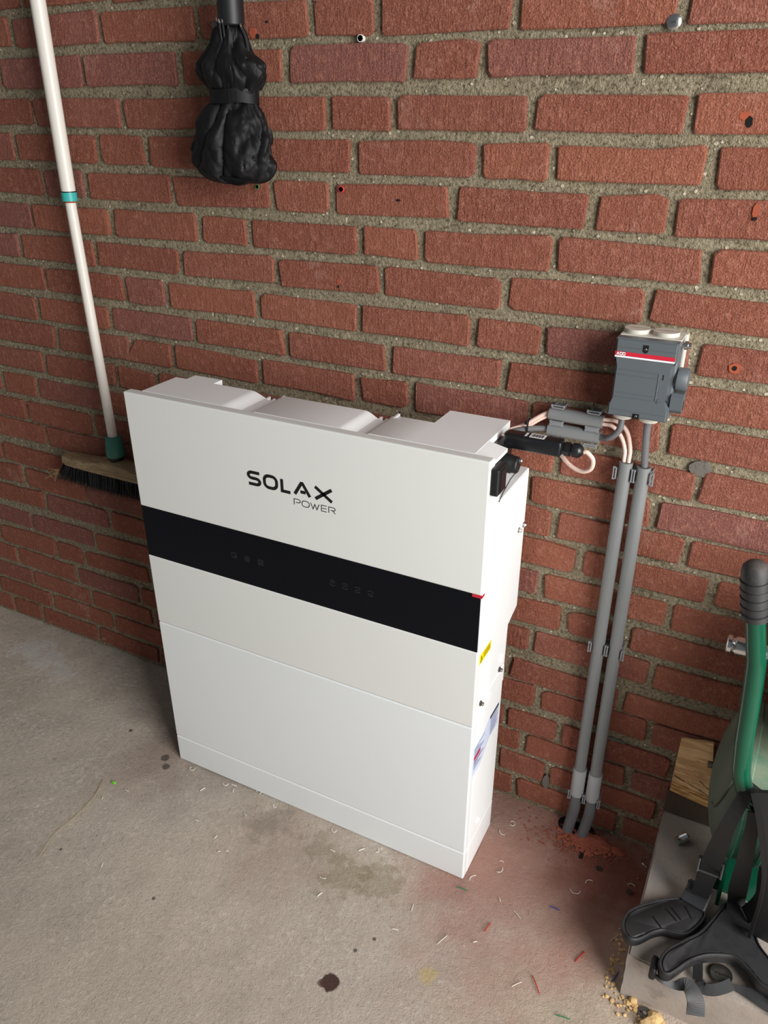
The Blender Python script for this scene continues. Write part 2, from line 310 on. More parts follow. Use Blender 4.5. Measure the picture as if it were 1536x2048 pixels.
# ---------------------------------------------------------------- setting: wall and floor
PITCH, Z23, HL = 0.0664, 0.0276, 0.2275
CO={
 1:(0.0041,-0.0088,[-1.315, -1.087, -0.859, -0.631, -0.403, -0.169, 0.055, 0.284, 0.403, 0.627, 0.853, 1.081, 1.309, 1.537, 1.765]),
 2:(0.0038,0.002,[-1.371, -1.143, -0.915, -0.687, -0.459, -0.228, 0.005, 0.231, 0.46, 0.578, 0.807, 1.035, 1.263, 1.491, 1.719, 1.947]),
 3:(-0.0001,-0.0012,[-1.294, -1.066, -0.838, -0.61, -0.382, -0.145, 0.082, 0.31, 0.433, 0.658, 0.884, 1.112, 1.34, 1.568, 1.796]),
 4:(0.0014,-0.0024,[-1.364, -1.136, -0.908, -0.68, -0.452, -0.22, -0.097, 0.131, 0.359, 0.581, 0.698, 0.922, 1.15, 1.378, 1.606, 1.834]),
 5:(0.0015,-0.0014,[-1.301, -1.073, -0.845, -0.617, -0.389, -0.271, -0.04, 0.187, 0.313, 0.54, 0.764, 0.881, 1.109, 1.337, 1.565, 1.793]),
 6:(-0.0007,0.0018,[-1.354, -1.126, -0.898, -0.67, -0.442, -0.213, 0.014, 0.132, 0.367, 0.484, 0.715, 0.94, 1.168, 1.396, 1.624, 1.852]),
 7:(0.0,0.0015,[-1.41, -1.182, -0.954, -0.726, -0.498, -0.274, -0.044, 0.188, 0.411, 0.638, 0.865, 1.093, 1.321, 1.549, 1.777]),
 8:(-0.0014,-0.0011,[-1.348, -1.12, -0.892, -0.664, -0.436, -0.203, -0.088, 0.138, 0.363, 0.585, 0.71, 0.945, 1.173, 1.401, 1.629, 1.857]),
 9:(-0.0031,-0.001,[-1.395, -1.167, -0.939, -0.711, -0.483, -0.258, -0.026, 0.201, 0.424, 0.647, 0.875, 1.103, 1.331, 1.559, 1.787]),
 10:(-0.0013,-0.0017,[-1.351, -1.123, -0.895, -0.667, -0.439, -0.211, -0.093, 0.132, 0.359, 0.472, 0.697, 0.923, 1.151, 1.379, 1.607, 1.835]),
 11:(-0.0043,-0.0052,[-1.409, -1.181, -0.953, -0.725, -0.497, -0.266, -0.148, 0.077, 0.303, 0.528, 0.754, 0.987, 1.215, 1.443, 1.671, 1.899]),
 12:(-0.0039,-0.0029,[-1.347, -1.119, -0.891, -0.663, -0.541, -0.315, -0.089, 0.137, 0.363, 0.588, 0.706, 0.927, 1.155, 1.383, 1.611, 1.839]),
 13:(-0.0025,0.0041,[-1.281, -1.053, -0.825, -0.597, -0.37, -0.144, 0.082, 0.308, 0.534, 0.76, 0.988, 1.216, 1.444, 1.672, 1.9]),
 14:(0.0041,-0.0006,[-1.455, -1.227, -0.999, -0.771, -0.543, -0.317, -0.091, 0.135, 0.361, 0.588, 0.814, 1.04, 1.268, 1.496, 1.724, 1.952]),
 15:(-0.0012,0.005,[-1.409, -1.181, -0.953, -0.725, -0.499, -0.273, -0.047, 0.18, 0.406, 0.632, 0.749, 0.98, 1.208, 1.436, 1.664, 1.892]),
 16:(0.0007,0.0015,[-1.348, -1.12, -0.892, -0.664, -0.437, -0.213, 0.01, 0.234, 0.458, 0.682, 0.798, 0.916, 1.144, 1.372, 1.6, 1.828]),
 17:(0.0039,-0.0007,[-1.285, -1.057, -0.829, -0.601, -0.371, -0.148, 0.075, 0.298, 0.52, 0.743, 0.972, 1.2, 1.428, 1.656, 1.884]),
 18:(-0.0062,-0.0036,[-1.356, -1.128, -0.9, -0.672, -0.44, -0.213, 0.015, 0.243, 0.47, 0.698, 0.925, 1.153, 1.381, 1.609, 1.837]),
 19:(-0.0022,0.0045,[-1.278, -1.05, -0.822, -0.596, -0.49, -0.262, -0.035, 0.193, 0.421, 0.649, 0.767, 0.989, 1.217, 1.445, 1.673, 1.901]),
 20:(-0.0043,0.0003,[-1.451, -1.223, -0.995, -0.767, -0.533, -0.309, -0.085, 0.139, 0.363, 0.587, 0.703, 0.815, 1.043, 1.271, 1.499, 1.727, 1.955]),
 21:(0.0011,0.0044,[-1.404, -1.176, -0.948, -0.72, -0.497, -0.272, -0.046, 0.179, 0.404, 0.63, 0.746, 0.964, 1.192, 1.42, 1.648, 1.876]),
 22:(0.0069,0.0038,[-1.342, -1.114, -0.886, -0.662, -0.426, -0.203, 0.02, 0.243, 0.466, 0.689, 0.805, 1.033, 1.261, 1.489, 1.717, 1.945]),
 23:(0.0082,0.0008,[-1.293, -1.065, -0.837, -0.718, -0.497, -0.273, -0.05, 0.174, 0.397, 0.621, 0.737, 0.965, 1.193, 1.421, 1.649, 1.877]),
}

def extra_rows():
    for r in range(0, -6, -1):
        off = (random.random()*HL, (-r % 3)*.08); x = -1.40+((r*.113) % HL); l = []
        while x < 1.95: l.append(round(x, 3)); x += HL if random.random() > .18 else .118
        CO[r] = (0.003, -0.004, l)
extra_rows()
def smooth_noise(nx, nz, k):
    a = RNG.standard_normal((nz+2*k+2, nx+2*k+2))
    for ax in (0, 1):
        c = np.cumsum(a, axis=ax); a = (np.take(c, range(k, c.shape[ax]), ax)-np.take(c, range(0, c.shape[ax]-k), ax))/k
        c = np.cumsum(a, axis=ax); a = (np.take(c, range(k//2+1, c.shape[ax]), ax)-np.take(c, range(0, c.shape[ax]-k//2-1), ax))/(k//2+1)
    a = a[:nz, :nx]; return (a-a.mean())/a.std()
def grid_mesh(name, xs, zs, fn):
    X, Z = np.meshgrid(xs, zs); V = fn(X, Z).reshape(-1, 3); nx, nz = len(xs), len(zs)
    i = (np.arange(nz-1)[:, None]*nx+np.arange(nx-1)[None, :]).reshape(-1)
    F = np.stack([i, i+1, i+1+nx, i+nx], 1); me = bpy.data.meshes.new(name)
    me.vertices.add(len(V)); me.vertices.foreach_set('co', V.reshape(-1)); me.loops.add(F.size); me.loops.foreach_set('vertex_index', F.reshape(-1))
    me.polygons.add(len(F)); me.polygons.foreach_set('loop_start', np.arange(len(F))*4); me.polygons.foreach_set('use_smooth', np.ones(len(F), bool)); me.update(); me.validate(); return me
xs = np.linspace(-1.4, 1.9, 440); zs = np.linspace(-.02, 1.9, 256)
N1, N2 = smooth_noise(440, 256, 2), smooth_noise(440, 256, 9)
wall = link('wall_back', grid_mesh('wall_back', xs, zs, lambda X, Z: np.stack([X, .0008-.0006*N1-.0007*N2, Z], -1)), M['mortar'])
wall['kind'] = 'structure'; wall['label'] = 'red brick garage wall with thick sandy grey mortar joints'
wall.location = (0, 0, 0)
def brick_geo(L, Hh):
    "irregular rounded brick face with a worn edge, centred at the origin; y- is outward"
    hx, hz = L/2, Hh/2; j = lambda s: random.gauss(0, s)
    c = [.0022+abs(j(.0034)) for _ in range(4)]; c = [min(v, .011) for v in c]; sk = j(.0016); t = j(.0012)
    P = [(-hx+c[0], -hz+j(.0008)), (0+j(.03), -hz+j(.0012)), (hx-c[1], -hz+j(.0008)), (hx+j(.0012), -hz+c[1]*.8), (hx+j(.0014)+sk, hz-c[2]*.8),
         (hx-c[2], hz+j(.0012)), (0+j(.03), hz+j(.0014)), (-hx+c[3], hz+j(.0012)), (-hx+j(.0014)+sk, hz-c[3]*.8), (-hx+j(.0012), -hz+c[0]*.8)]
    pr = -.0046-abs(j(.0010)); V = []; n = 10
    for s, y in ((1, .008), (1, pr+.0016), (None, pr)):
        for x, z in P:
            if s: V.append((x, y, z+t*x/L*2))
            else:
                V.append((x-math.copysign(min(.0022, abs(x)), x), y+j(.0003), z-math.copysign(.0020, z)+t*x/L*2))
    F = [tuple(range(2*n, 3*n))]+[(a*n+i, a*n+(i+1) % n, (a+1)*n+(i+1) % n, (a+1)*n+i) for a in (0, 1) for i in range(n)]
    return V, F
rest = bmesh.new()
for r in sorted(CO):
    a, b, xl = CO[r]
    for x0, x1 in zip(xl, xl[1:]):
        g = random.uniform(.0060, .0088); L = x1-x0-2*g; xc = (x0+x1)/2; z = Z23+(23-r)*PITCH+a+b*xc
        if L < .03 or x0 < -1.39 or x1 > 1.89: continue
        V, F = brick_geo(L, random.gauss(.0502, .0014))
        if x1 > -.93 and x0 < 1.27 and r >= 0:
            me = mesh_from('brick', V, F); me.materials.append(M['brick']); me.polygons.foreach_set('use_smooth', [False]*len(F))
            o = bpy.data.objects.new('brick', me); SC.collection.objects.link(o); o.parent = wall; o.location = (xc, 0, z)
        else:
            vs = [rest.verts.new((x+xc, y, zz+z)) for x, y, zz in V]
            for f in F: rest.faces.new([vs[i] for i in f])
o = bm_obj('outer_bricks', rest, M['brick'], wall); o['kind'] = 'stuff'
# marks in the wall: holes, broken spots and patches (parts of the wall)
def disc(name, mat, c, rx, rz, y=-.0058, th=.0006, n=14, jit=.15, parent=None):
    bm = bmesh.new(); pts = [(c[0]+rx*math.cos(2*math.pi*k/n)*(1+random.uniform(-jit, jit)), c[1]+rz*math.sin(2*math.pi*k/n)*(1+random.uniform(-jit, jit))) for k in range(n)]
    prism(bm, pts, 1, y, y+th+.004); return bm_obj(name, bm, mat, parent or wall)
for c, rx, rz, m, hole in (((.9607, 1.3454), .007, .011, 'hole', 0), ((.954, 1.352), .012, .008, 'rust', 0), ((.9907, 1.2253), .005, .004, 'hole', 0), ((.990, 1.236), .006, .016, 'rust', 0),
        ((.3228, 1.0749), .003, .003, 'hole', 0), ((.3235, 1.083), .006, .009, 'rust', 0), ((.4579, 1.0189), .003, .003, 'hole', 0), ((.4428, 1.226), .005, .003, 'hole', 0),
        ((.170, 1.4745), .011, .013, 'rust', 0), ((.180, 1.469), .004, .006, 'hole', 0), ((.200, 1.4885), .003, .003, 'hole', 0), ((.161, 1.303), .008, .014, 'rust', 0)):
    disc('drill_hole' if m == 'hole' else 'broken_spot', M[m], c, rx*.62, rz*.62, -.0070 if m == 'hole' else -.0064)
disc('red_ring_hole', M['rust'], (1.0045, 1.0157), .0085, .0075, -.0064); disc('drill_hole', M['hole'], (1.0045, 1.0157), .0035, .0035, -.0070)
disc('mortar_patch', M['patch'], (.9855, .8468), .017, .014, -.0035, n=11); disc('mortar_patch', M['patch'], (.8044, .0835), .007, .020, -.0064, n=11)
disc('mortar_patch', M['patch'], (.925, .241), .030, .013, -.0030, n=11)
def plug(label, mat, x, z, r=.0042):
    t = thing('wall_plug', label, 'wall plug', (x, -.004, z)); bm = bmesh.new()
    prof = [(.004, r*.55), (-.0015, r*.55), (-.0035, r*.8), (-.0035, r), (.004, r)]
    add_tube(bm, [(x, -.004+d, z) for d, rr in prof], [rr for d, rr in prof], 14); bm_obj('collar', bm, mat, t, True)
    tube('bore', M['hole'], t, [(x, -.0066, z), (x, -.001, z)], r*.5, 10)
plug('white plastic wall plug in the mortar joint right of the umbrella handle', M['plugw'], .3747, 1.4597, .0055)
plug('green plastic wall plug in the brick just below the umbrella', M['plugg'], .1591, 1.2368, .004)
plug('red plastic wall plug at the corner of a brick right of the umbrella tip', M['plugr'], .3335, 1.239, .0052)
t = thing('wall_screw', 'galvanised screw head in the mortar joint at the upper right', 'screw', (.8459, -.003, 1.4622))
lathe('screw_head', M['steel'], t, (.8459, .004, 1.4622), (0, -1, 0), [(0, .004), (.009, .004), (.009, .0085), (.0115, .0095), (.0135, .007), (.0135, .001)], 12)
box('cross_slot', M['dark_steel'], t, .8424, .8494, -.0106, -.0093, 1.4612, 1.4632, 0)
t = thing('wall_screw', 'small dull screw in the brick left of the umbrella handle', 'screw', (.093, -.003, 1.485))
lathe('screw_head', M['dark_steel'], t, (.093, .003, 1.488), (0, -1, 0), [(0, .003), (.009, .003), (.009, .006), (.0115, .0055), (.012, .001)], 12)
# floor
fx = np.linspace(-1.9, 2.4, 280); fy = np.linspace(-2.4, .012, 160); F1, F2 = smooth_noise(280, 160, 3), smooth_noise(280, 160, 14)
floor = link('floor', grid_mesh('floor', fx, fy, lambda X, Y: np.stack([X, Y, -.0012+.0007*F1+.0009*F2], -1)), M['floor'])
floor['kind'] = 'structure'; floor['label'] = 'rough worn beige grey concrete garage floor'
# rubble and dust where the conduits go into the floor
def lump_bm(bm, c, r, sub=1, sq=(1, 1, .6), seed=0):
    g = bmesh.ops.create_icosphere(bm, subdivisions=sub, radius=1)['verts']
    for v in g:
        k = 1+.35*noise.noise(v.co*1.7+Vector((seed*3.1, seed, 0))); v.co = Vector((v.co.x*sq[0], v.co.y*sq[1], v.co.z*sq[2]))*r*k+Vector(c)
bm = bmesh.new(); random.seed(21)
for i in range(700):
    a = random.uniform(0, 6.28); d = abs(random.gauss(0, .045)); x = .905+d*math.cos(a)*1.5; y = -.05+d*math.sin(a)*.7
    if y > -.006 or x > 1.03: continue
    lump_bm(bm, (x, y, .001), random.uniform(.0010, .0040)*(1.3 if d < .04 else .7), 1, (1, 1, .5), i)
for i in range(9): lump_bm(bm, (random.gauss(.935, .022), random.gauss(-.032, .008), .0), random.uniform(.008, .014), 3, (1.5, .9, .4), 300+i)
o = bm_obj('brick_rubble', bm, M['dust'], None, True); tag(o, 'heap of reddish brick dust and rubble around the conduit ends', 'rubble'); o['kind'] = 'stuff'
bm = bmesh.new(); random.seed(22)
for i in range(240):
    t_ = random.random(); x = 1.045+t_*.14+random.gauss(0, .012); y = -.335-abs(random.gauss(0, .018))-.02*t_
    if random.random() < .25: x = random.uniform(1.015, 1.04); y = random.uniform(-.36, -.20)
    lump_bm(bm, (x, y, .001), random.uniform(.001, .0042), 1, (1, 1, .7), i)
o = bm_obj('sand_crumbs', bm, M['crumb'], None, True); tag(o, 'yellowish mortar crumbs along the front of the concrete slab', 'crumbs'); o['kind'] = 'stuff'
for k, (x, y, r, lab) in enumerate(((1.105, -.352, .013, 'largest yellowish mortar lump, at the bottom edge left of the slab'), (1.098, -.372, .015, 'yellowish mortar lump cut by the bottom edge of the photo'), (1.066, -.338, .0075, 'small yellowish lump left of the steel washer'), (1.060, -.345, .005, 'tiny yellowish lump nearest the slab corner'))):
    bm = bmesh.new(); lump_bm(bm, (x, y, r*.5), r, 2, (1, .9, .7), 40+k); tag(bm_obj('mortar_lump', bm, M['crumb'], None, False), lab, 'lump')
bm = bmesh.new()
for x, y, rx, ry in ((.864, -.018, .020, .020), (.900, -.026, .026, .026), (.885, -.012, .03, .008)):
    prism(bm, [(x+rx*math.cos(k*.45), y+ry*math.sin(k*.45)) for k in range(14)], 2, -.006, .0016)
bm_obj('conduit_hole', bm, M['hole'], floor)
bm = bmesh.new(); prism(bm, [(.908, -.078), (.914, -.078), (.915, -.092), (.908, -.092)], 2, -.006, .0024); bm_obj('small_hole', bm, M['hole'], floor)
# ---------------------------------------------------------------- wall-standing inverter and battery
FY = -.2474; XW = .717
def panel(name, mat, parent, z0, z1, y0=FY, th=.02, x0=0, x1=XW, bev=.0028):
    return box(name, mat, parent, x0, x1, y0, y0+th, z0, z1, bev, 3)
inv = thing('inverter', 'white inverter with black display band and printed logo, top unit of the stack', 'inverter', (.36, -.14, .39))
panel('upper_front_panel', M['ivory'], inv, .6655, .899); panel('lower_front_panel', M['ivory'], inv, .3900, .5540)
box('band_backing', M['white'], inv, .0005, XW, FY+.0022, FY+.020, .5530, .6670, .0008, 1)
band = box('display_band', M['black_gloss'], inv, .0012, XW-.0022, FY+.0007, FY+.0030, .5535, .6660, .0004, 1)
box('panel_backing', M['white'], inv, .003, XW-.0005, FY+.018, FY+.0215, .392, .896, 0)
bm = bmesh.new(); prism(bm, [(-.2262, .391), (-.0915, .391), (-.0915, .515), (-.042, .528), (-.042, .811), (-.2262, .811)], 0, .0287, XW)
bmesh.ops.bevel(bm, geom=bm.edges[:], offset=.0015, segments=2, affect='EDGES'); bm_obj('housing', bm, M['white'], inv, True)
box('upper_housing', M['white'], inv, .034, .668, -.2262, -.138, .805, .889, .002)
# moulded top cover with two scooped channels
def topz(x):
    z = .899
    for a, b in ((.206, .281), (.445, .503)):
        if a < x < b:
            u = (x-a)/(b-a); e = .62
            z -= .013*(math.sin(u/e*math.pi/2)**2 if u < e else math.cos((u-e)/(1-e)*math.pi/2)**1.3)
    return z
px = sorted(set([.0287, .6840]+[.206+.075*k/22 for k in range(23)]+[.445+.058*k/22 for k in range(23)]))
def rear(x):
    for a, b, y in ((.054, .119, -.1075), (.576, .684, -.0665)):
        if a <= x <= b: return y
    return -.1335
cols = []
for x in sorted(set(px+[.054, .119, .576])):
    L, R = rear(x-1e-5), rear(x+1e-5)
    if x == px[0]: L = R
    if x == px[-1]: R = L
    cols.append((x, L))
    if L != R: cols.append((x, R))
bm = bmesh.new(); G = []
for x, y in cols:
    z = topz(x); G.append([bm.verts.new(c) for c in ((x, -.2268, z-.012), (x, -.2268, z), (x, -.165, z), (x, y, z), (x, y, z-.012))])
for a, b in zip(G, G[1:]):
    for k in range(4):
        if (a[0].co-b[0].co).length > 1e-6 or k >= 2: bm.faces.new((a[k], a[k+1], b[k+1], b[k]))
bm.faces.new(G[0]); bm.faces.new(G[-1][::-1]); bmesh.ops.remove_doubles(bm, verts=bm.verts, dist=1e-6)
bm_obj('top_cover', bm, M['white'], inv, True)
box('wing_housing', M['white'], inv, .584, .664, -.140, -.074, .80, .889, .002)
bm = bmesh.new(); prism(bm, [(.668, .8986), (.6845, .8986), (.7155, .892), (.7155, .886), (.668, .886)], 1, -.2275, -.168); bm_obj('sloped_corner', bm, M['white'], inv)
box('corner_fillet', M['white'], inv, .0015, .030, FY+.002, -.2268, .880, .8985, .001)
for a in (.240, .472):
    for k in range(4):
        bm = bmesh.new(); x = a+.011*k; z = topz(x); prism(bm, [(-.150, z-.006), (-.128, z-.006), (-.1265, z+.0022), (-.150, z-.0004)], 0, x, x+.0042); bm_obj('cooling_fin', bm, M['white'], inv)
box('connector_plate', M['white'], inv, .662, .668, -.225, -.070, .805, .886, .001)
box('side_bracket', M['white'], inv, .690, .7155, -.2255, -.188, .811, .868, .002)
h = box('isolator_handle', M['matte_black'], inv, .7165, .7300, -.245, -.207, .8430, .8870, .003, 3)
box('handle_ridge', M['black'], h, .7300, .7312, -.236, -.217, .849, .883, .0005)
for y, z in ((-.0758, .7048), (-.050, .7035)): bolt('side_bolt', M['steel'], inv, (XW, y, z), (1, 0, 0), .0036, .006)
for y, z in ((-.1235, .434), (-.2195, .4265)): bolt('bracket_bolt', M['dark_steel'], inv, (XW+.001, y, z), (1, 0, 0), .0036, .006)
for y, z in ((-.112, .452), (-.209, .4415)): box('clip_tab', M['white'], inv, XW, XW+.003, y-.004, y+.004, z-.008, z+.008, .001)
box('joint_plate', M['white'], inv, XW-.001, XW+.0012, -.240, -.094, .3892, .425, .0005); box('clip_tab', M['white'], inv, XW+.001, XW+.004, -.178, -.170, .402, .416, .001)
# logo and icons, printed just on the panel faces
FR = lambda u, v: (u, FY-.0003, v)
def letters(bm, spec, w, fr):
    for pts, closed in spec: stroke(bm, pts, w, fr, closed)
def LT(ch, x, z, w, h):
    "wide techno capitals as centre lines"
    r = min(w, h)*.34; X, Z = x+w, z+h
    if ch == 'S': return [([(X, Z)]+arc(x+r, Z-h*.25, r, h*.25, 90, 270, 7)+arc(X-r, z+h*.25, r, h*.25, 90, -90, 7)+[(x, z)], False)]
    if ch == 'O': return [(arc(X-w*.38, Z-h*.38, w*.38, h*.38, 0, 90, 6)+arc(x+w*.38, Z-h*.38, w*.38, h*.38, 90, 180, 6)+arc(x+w*.38, z+h*.38, w*.38, h*.38, 180, 270, 6)+arc(X-w*.38, z+h*.38, w*.38, h*.38, 270, 360, 6), True)]
    if ch == 'L': return [([(x, Z), (x, z), (X, z)], False)]
    if ch == 'A': return [([(x, z), (x+w*.46, Z), (x+w*.54, Z), (X, z)], False), ([(x+w*.38, z+h*.28), (x+w*.72, z+h*.28)], False)]
    if ch == 'X': return [([(x, Z), (X, z)], False), ([(x, z), (X, Z)], False)]
    if ch == 'P': return [([(x, z), (x, Z)]+arc(X-h*.28, Z-h*.28, h*.28, h*.28, 90, -90, 6)+[(x+w*.25, Z-h*.56)], False)]
    if ch == 'W': return [([(x, Z), (x+w*.27, z), (x+w*.5, Z-h*.15), (x+w*.73, z), (X, Z)], False)]
    if ch == 'E': return [([(X, Z), (x, Z), (x, z), (X, z)], False), ([(x+w*.15, z+h*.5), (X-w*.05, z+h*.5)], False)]
    if ch == 'R': return [([(x, z), (x, Z)]+arc(X-h*.26, Z-h*.26, h*.26, h*.26, 90, -90, 6)+[(x+w*.3, Z-h*.52)], False), ([(X-w*.42, Z-h*.52), (X, z)], False)]
    if ch == 'B': return [([(x, z), (x, Z)]+arc(X-h*.25, Z-h*.25, h*.25, h*.25, 90, -90, 5)+[(x, Z-h*.5)]+arc(X-h*.25, z+h*.25, h*.25, h*.25, 90, -90, 5)+[(x, z)], False)]
    return []
bm = bmesh.new(); w = .0060
for ch, x0, x1 in (('S', .2690, .2990), ('O', .3030, .3345), ('L', .3395, .3625), ('A', .3655, .4020), ('X', .4070, .4455)):
    k = w/2; letters(bm, LT(ch, x0+k, .7685+k, x1-x0-w, .0285-w), w, FR)
tag(bm_obj('company_lettering', bm, M['ink'], inv), 'bold black capitals reading SOLAX')
bm = bmesh.new()
for ch, x0, x1 in (('P', .3655, .3795), ('O', .3815, .3975), ('W', .3990, .4175), ('E', .4205, .4325), ('R', .4350, .4490)):
    letters(bm, LT(ch, x0+.0007, .7500+.0007, x1-x0-.0014, .0125-.0014), .0014, FR)
tag(bm_obj('subtitle_lettering', bm, M['ink'], inv), 'thin black capitals reading POWER')
FB = lambda u, v: (u, FY+.0005, v)
for k, x in enumerate((.2218, .2519, .2826)):
    bm = bmesh.new(); s = .0052; z = .6105
    if k == 1:
        for d in (-1, -.33, .33, 1): stroke(bm, [(x-s, z+d*s), (x+s, z+d*s)], .0007, FB); stroke(bm, [(x+d*s, z-s), (x+d*s, z+s)], .0007, FB)
    else: stroke(bm, [(x-s, z-s), (x+s, z-s), (x+s, z+s), (x-s, z+s)], .0009, FB, True)
    if k == 0: stroke(bm, [(x+s*.2, z-s*.9), (x+s*.2, z-s*.2), (x+s, z-s*.2)], .0009, FB)
    if k == 2: stroke(bm, [(x-s*.7, z-s*.7), (x+s*.7, z+s*.7)], .0009, FB); stroke(bm, [(x-s*.6, z+s*.6), (x, z+s*.1), (x+s*.6, z-s*.5)], .0009, FB)
    bm_obj('touch_icon', bm, M['icon'], inv)
for k, x in enumerate((.4378, .4633, .4886, .5144)):
    bm = bmesh.new(); z = .6108
    for a in (20, 200): stroke(bm, arc(x, z, .0058, .0058, a, a+130, 8), .0009, FB)
    stroke(bm, [(x-.003, z-.001), (x, z+.0025-.0012*k), (x+.003, z-.001)], .0009, FB); bm_obj('touch_icon', bm, M['icon'], inv)
bm = bmesh.new(); add_box(bm, .7005, XW+.0003, FY-.0004, FY+.001, .6612, .6662); add_box(bm, XW-.0002, XW+.0004, FY-.0004, FY+.012, .6612, .6662); bm_obj('red_mark', bm, M['red'], inv)
# yellow warning sticker on the side
SD = lambda u, v: (XW+.0008, u, v)
st = box('warning_sticker', M['yellow'], inv, XW-.0005, XW+.0005, -.2385, -.1835, .5215, .5405, 0)
bm = bmesh.new(); stroke(bm, [(-.2345, .5255), (-.2245, .5255), (-.2295, .5365)], .0012, SD, True); stroke(bm, [(-.2295, .528), (-.2290, .531), (-.2300, .533)], .001, SD)
for k in range(4): stroke(bm, [(-.220, .5365-.0032*k), (-.189+.002*(k % 2), .5365-.0032*k)], .0010, SD)
bm_obj('sticker_print', bm, M['ink'], st)
# battery module
bat = thing('battery_module', 'plain white battery module below the inverter, with pale blue side labels', 'battery', (.36, -.14, .0735))
panel('front_panel', M['cool'], bat, .0735, .3890)
box('housing', M['white'], bat, .004, XW, -.2278, -.0935, .0740, .3885, .0015)
bolt('side_screw', M['white'], bat, (XW, -.1797, .098), (1, 0, 0), .005, .003)
lb = bmesh.new(); prism(lb, [(-.236, .331), (-.196, .331), (-.160, .345), (-.104, .345), (-.104, .290), (-.150, .290), (-.196, .262), (-.239, .262)], 0, XW-.0004, XW+.0004)
lab = bm_obj('rating_label', lb, M['label'], bat)
bm = bmesh.new()
for k in range(9): stroke(bm, [(-.150, .3345-.0046*k), (-.108-.006*(k % 3), .3345-.0046*k)], .0014, SD)
for k in range(12): stroke(bm, [(-.232, .3270-.0045*k), (-.180-.01*((k*7) % 4), .3270-.0045*k)], .0013, SD)
bm_obj('label_print', bm, M['label_ink'], lab)['kind'] = 'stuff'
bm = bmesh.new(); add_box(bm, XW, XW+.0009, -.154, -.108, .3385, .3440); bm_obj('label_heading', bm, M['matte_black'], lab)
bm = bmesh.new(); add_box(bm, XW, XW+.0009, -.232, -.200, .3015, .3085); bm_obj('label_red_bar', bm, M['red'], lab)
bm = bmesh.new()
for k in range(5): stroke(bm, arc(-.228+.007*k, .2935, .0026, .0026, 0, 330, 8), .001, SD)
bm_obj('label_symbols', bm, M['red'], lab)
# plinth
pl = thing('battery_plinth', 'low white base frame standing on the floor under the battery', 'plinth', (.36, -.14, 0))
panel('front_panel', M['cool'], pl, .0, .0722); box('frame', M['white'], pl, .004, XW, -.2278, -.0935, .0, .0722, .0012)
# black data dongle and connectors plugged into the right side
dg = thing('data_dongle', 'black cable module with white barcode label sticking out of the inverter side', 'dongle', (.70, -.125, .89))
bm = bmesh.new(); add_box(bm, .697, .7905, -.1375, -.1125, .8785, .9035, .004, 3); bm_obj('body', bm, M['black'], dg, True)
box('rear_flange', M['black'], dg, .6688, .7035, -.156, -.104, .8560, .8862, .003)
lathe('gland_nut', M['black'], dg, (.7905, -.125, .8905), (1, 0, .02), [(0, .010), (.004, .010), (.004, .012), (.012, .012), (.012, .0095), (.016, .0095)], 8)
lathe('gland_cap', M['black'], dg, (.8065, -.125, .8908), (1, 0, .02), [(0, .0115), (.009, .0115), (.014, .008), (.016, .0045)], 16)
la = box('barcode_label', M['white_ink'], dg, .738, .762, -.1345, -.1175, .9033, .9038, 0)
bm = bmesh.new()
for k in range(9): add_box(bm, .7405+.0022*k, .7405+.0022*k+.001+.0006*(k % 2), -.132, -.1205, .9036, .9040)
bm_obj('barcode', bm, M['ink'], la)
bm = bmesh.new()
for k in range(4): add_box(bm, .7300, .7335, -.1335+.004*k, -.1310+.004*k, .9034, .9038)
bm_obj('small_print', bm, M['white_ink'], dg)
for y, z in ((-.147, .880), (-.147, .863), (-.109, .881)): bolt('flange_screw', M['steel'], dg, (.700, y, z), (1, 0, 0), .0032, .004)
cn = thing('round_connector', 'short round black connector below the data dongle', 'connector', (.69, -.150, .862))
lathe('barrel', M['matte_black'], cn, (.6675, -.150, .8590), (1, 0, 0), [(0, .0120), (.034, .0120), (.034, .0155), (.050, .0155), (.053, .0140), (.060, .0140), (.062, .0120), (.062, .001)], 10)
bolt('screw', M['steel'], cn, (.7290, -.143, .8640), (1, 0, 0), .003, .004)
tag(tube('thin_wire', M['ink'], None, [(.7295, -.150, .852), (.7230, -.165, .84), (.7185, -.185, .823), (.7182, -.200, .814)], .0009, 6), 'thin black wire running from the round connector to the housing edge', 'wire')
# ---------------------------------------------------------------- isolator box, conduits, cables
ib = thing('isolator_switch', 'slate grey isolator switch box with red stripe on the wall', 'switch box', (.884, -.03, 1.0))
bm = bmesh.new(); add_box(bm, .8395, .9292, -.054, -.014, .9375, 1.0590, .0035, 3); bm_obj('cover', bm, M['box'], ib, True)
outl = [(.8400, 1.0585), (.9285, 1.0585), (.9285, 1.0285), (.9200, 1.0200), (.9200, .9665), (.9285, .9560), (.9285, .9380), (.8400, .9380), (.8400, .9570), (.8480, .9660), (.8480, 1.0170), (.8405, 1.0265)]
bm = bmesh.new(); fa, fb = prism(bm, outl, 1, -.0725, -.052); bmesh.ops.bevel(bm, geom=list(fa.edges)+list(fb.edges), offset=.0022, segments=3, affect='EDGES'); cv = bm_obj('raised_front', bm, M['box'], ib, True)
bm = bmesh.new()
for z, a, b in ((1.0115, .849, .908), (1.0035, .849, .908), (.9755, .849, .9075), (.9690, .849, .908), (.9480, .842, .927), (1.0450, .842, .927)): add_box(bm, a, b, -.0731, -.0715, z-.0006, z+.0006, .0003, 1)
add_box(bm, .9075, .9088, -.0733, -.0715, .969, 1.0115, .0004, 1); bm_obj('moulded_rib', bm, M['box'], cv)
lathe('rivet', M['box'], cv, (.9135, -.0722, .9695), (0, -1, 0), [(0, .0034), (.0012, .0034), (.0012, .0022), (.0006, .002), (.0006, .0005)], 14)
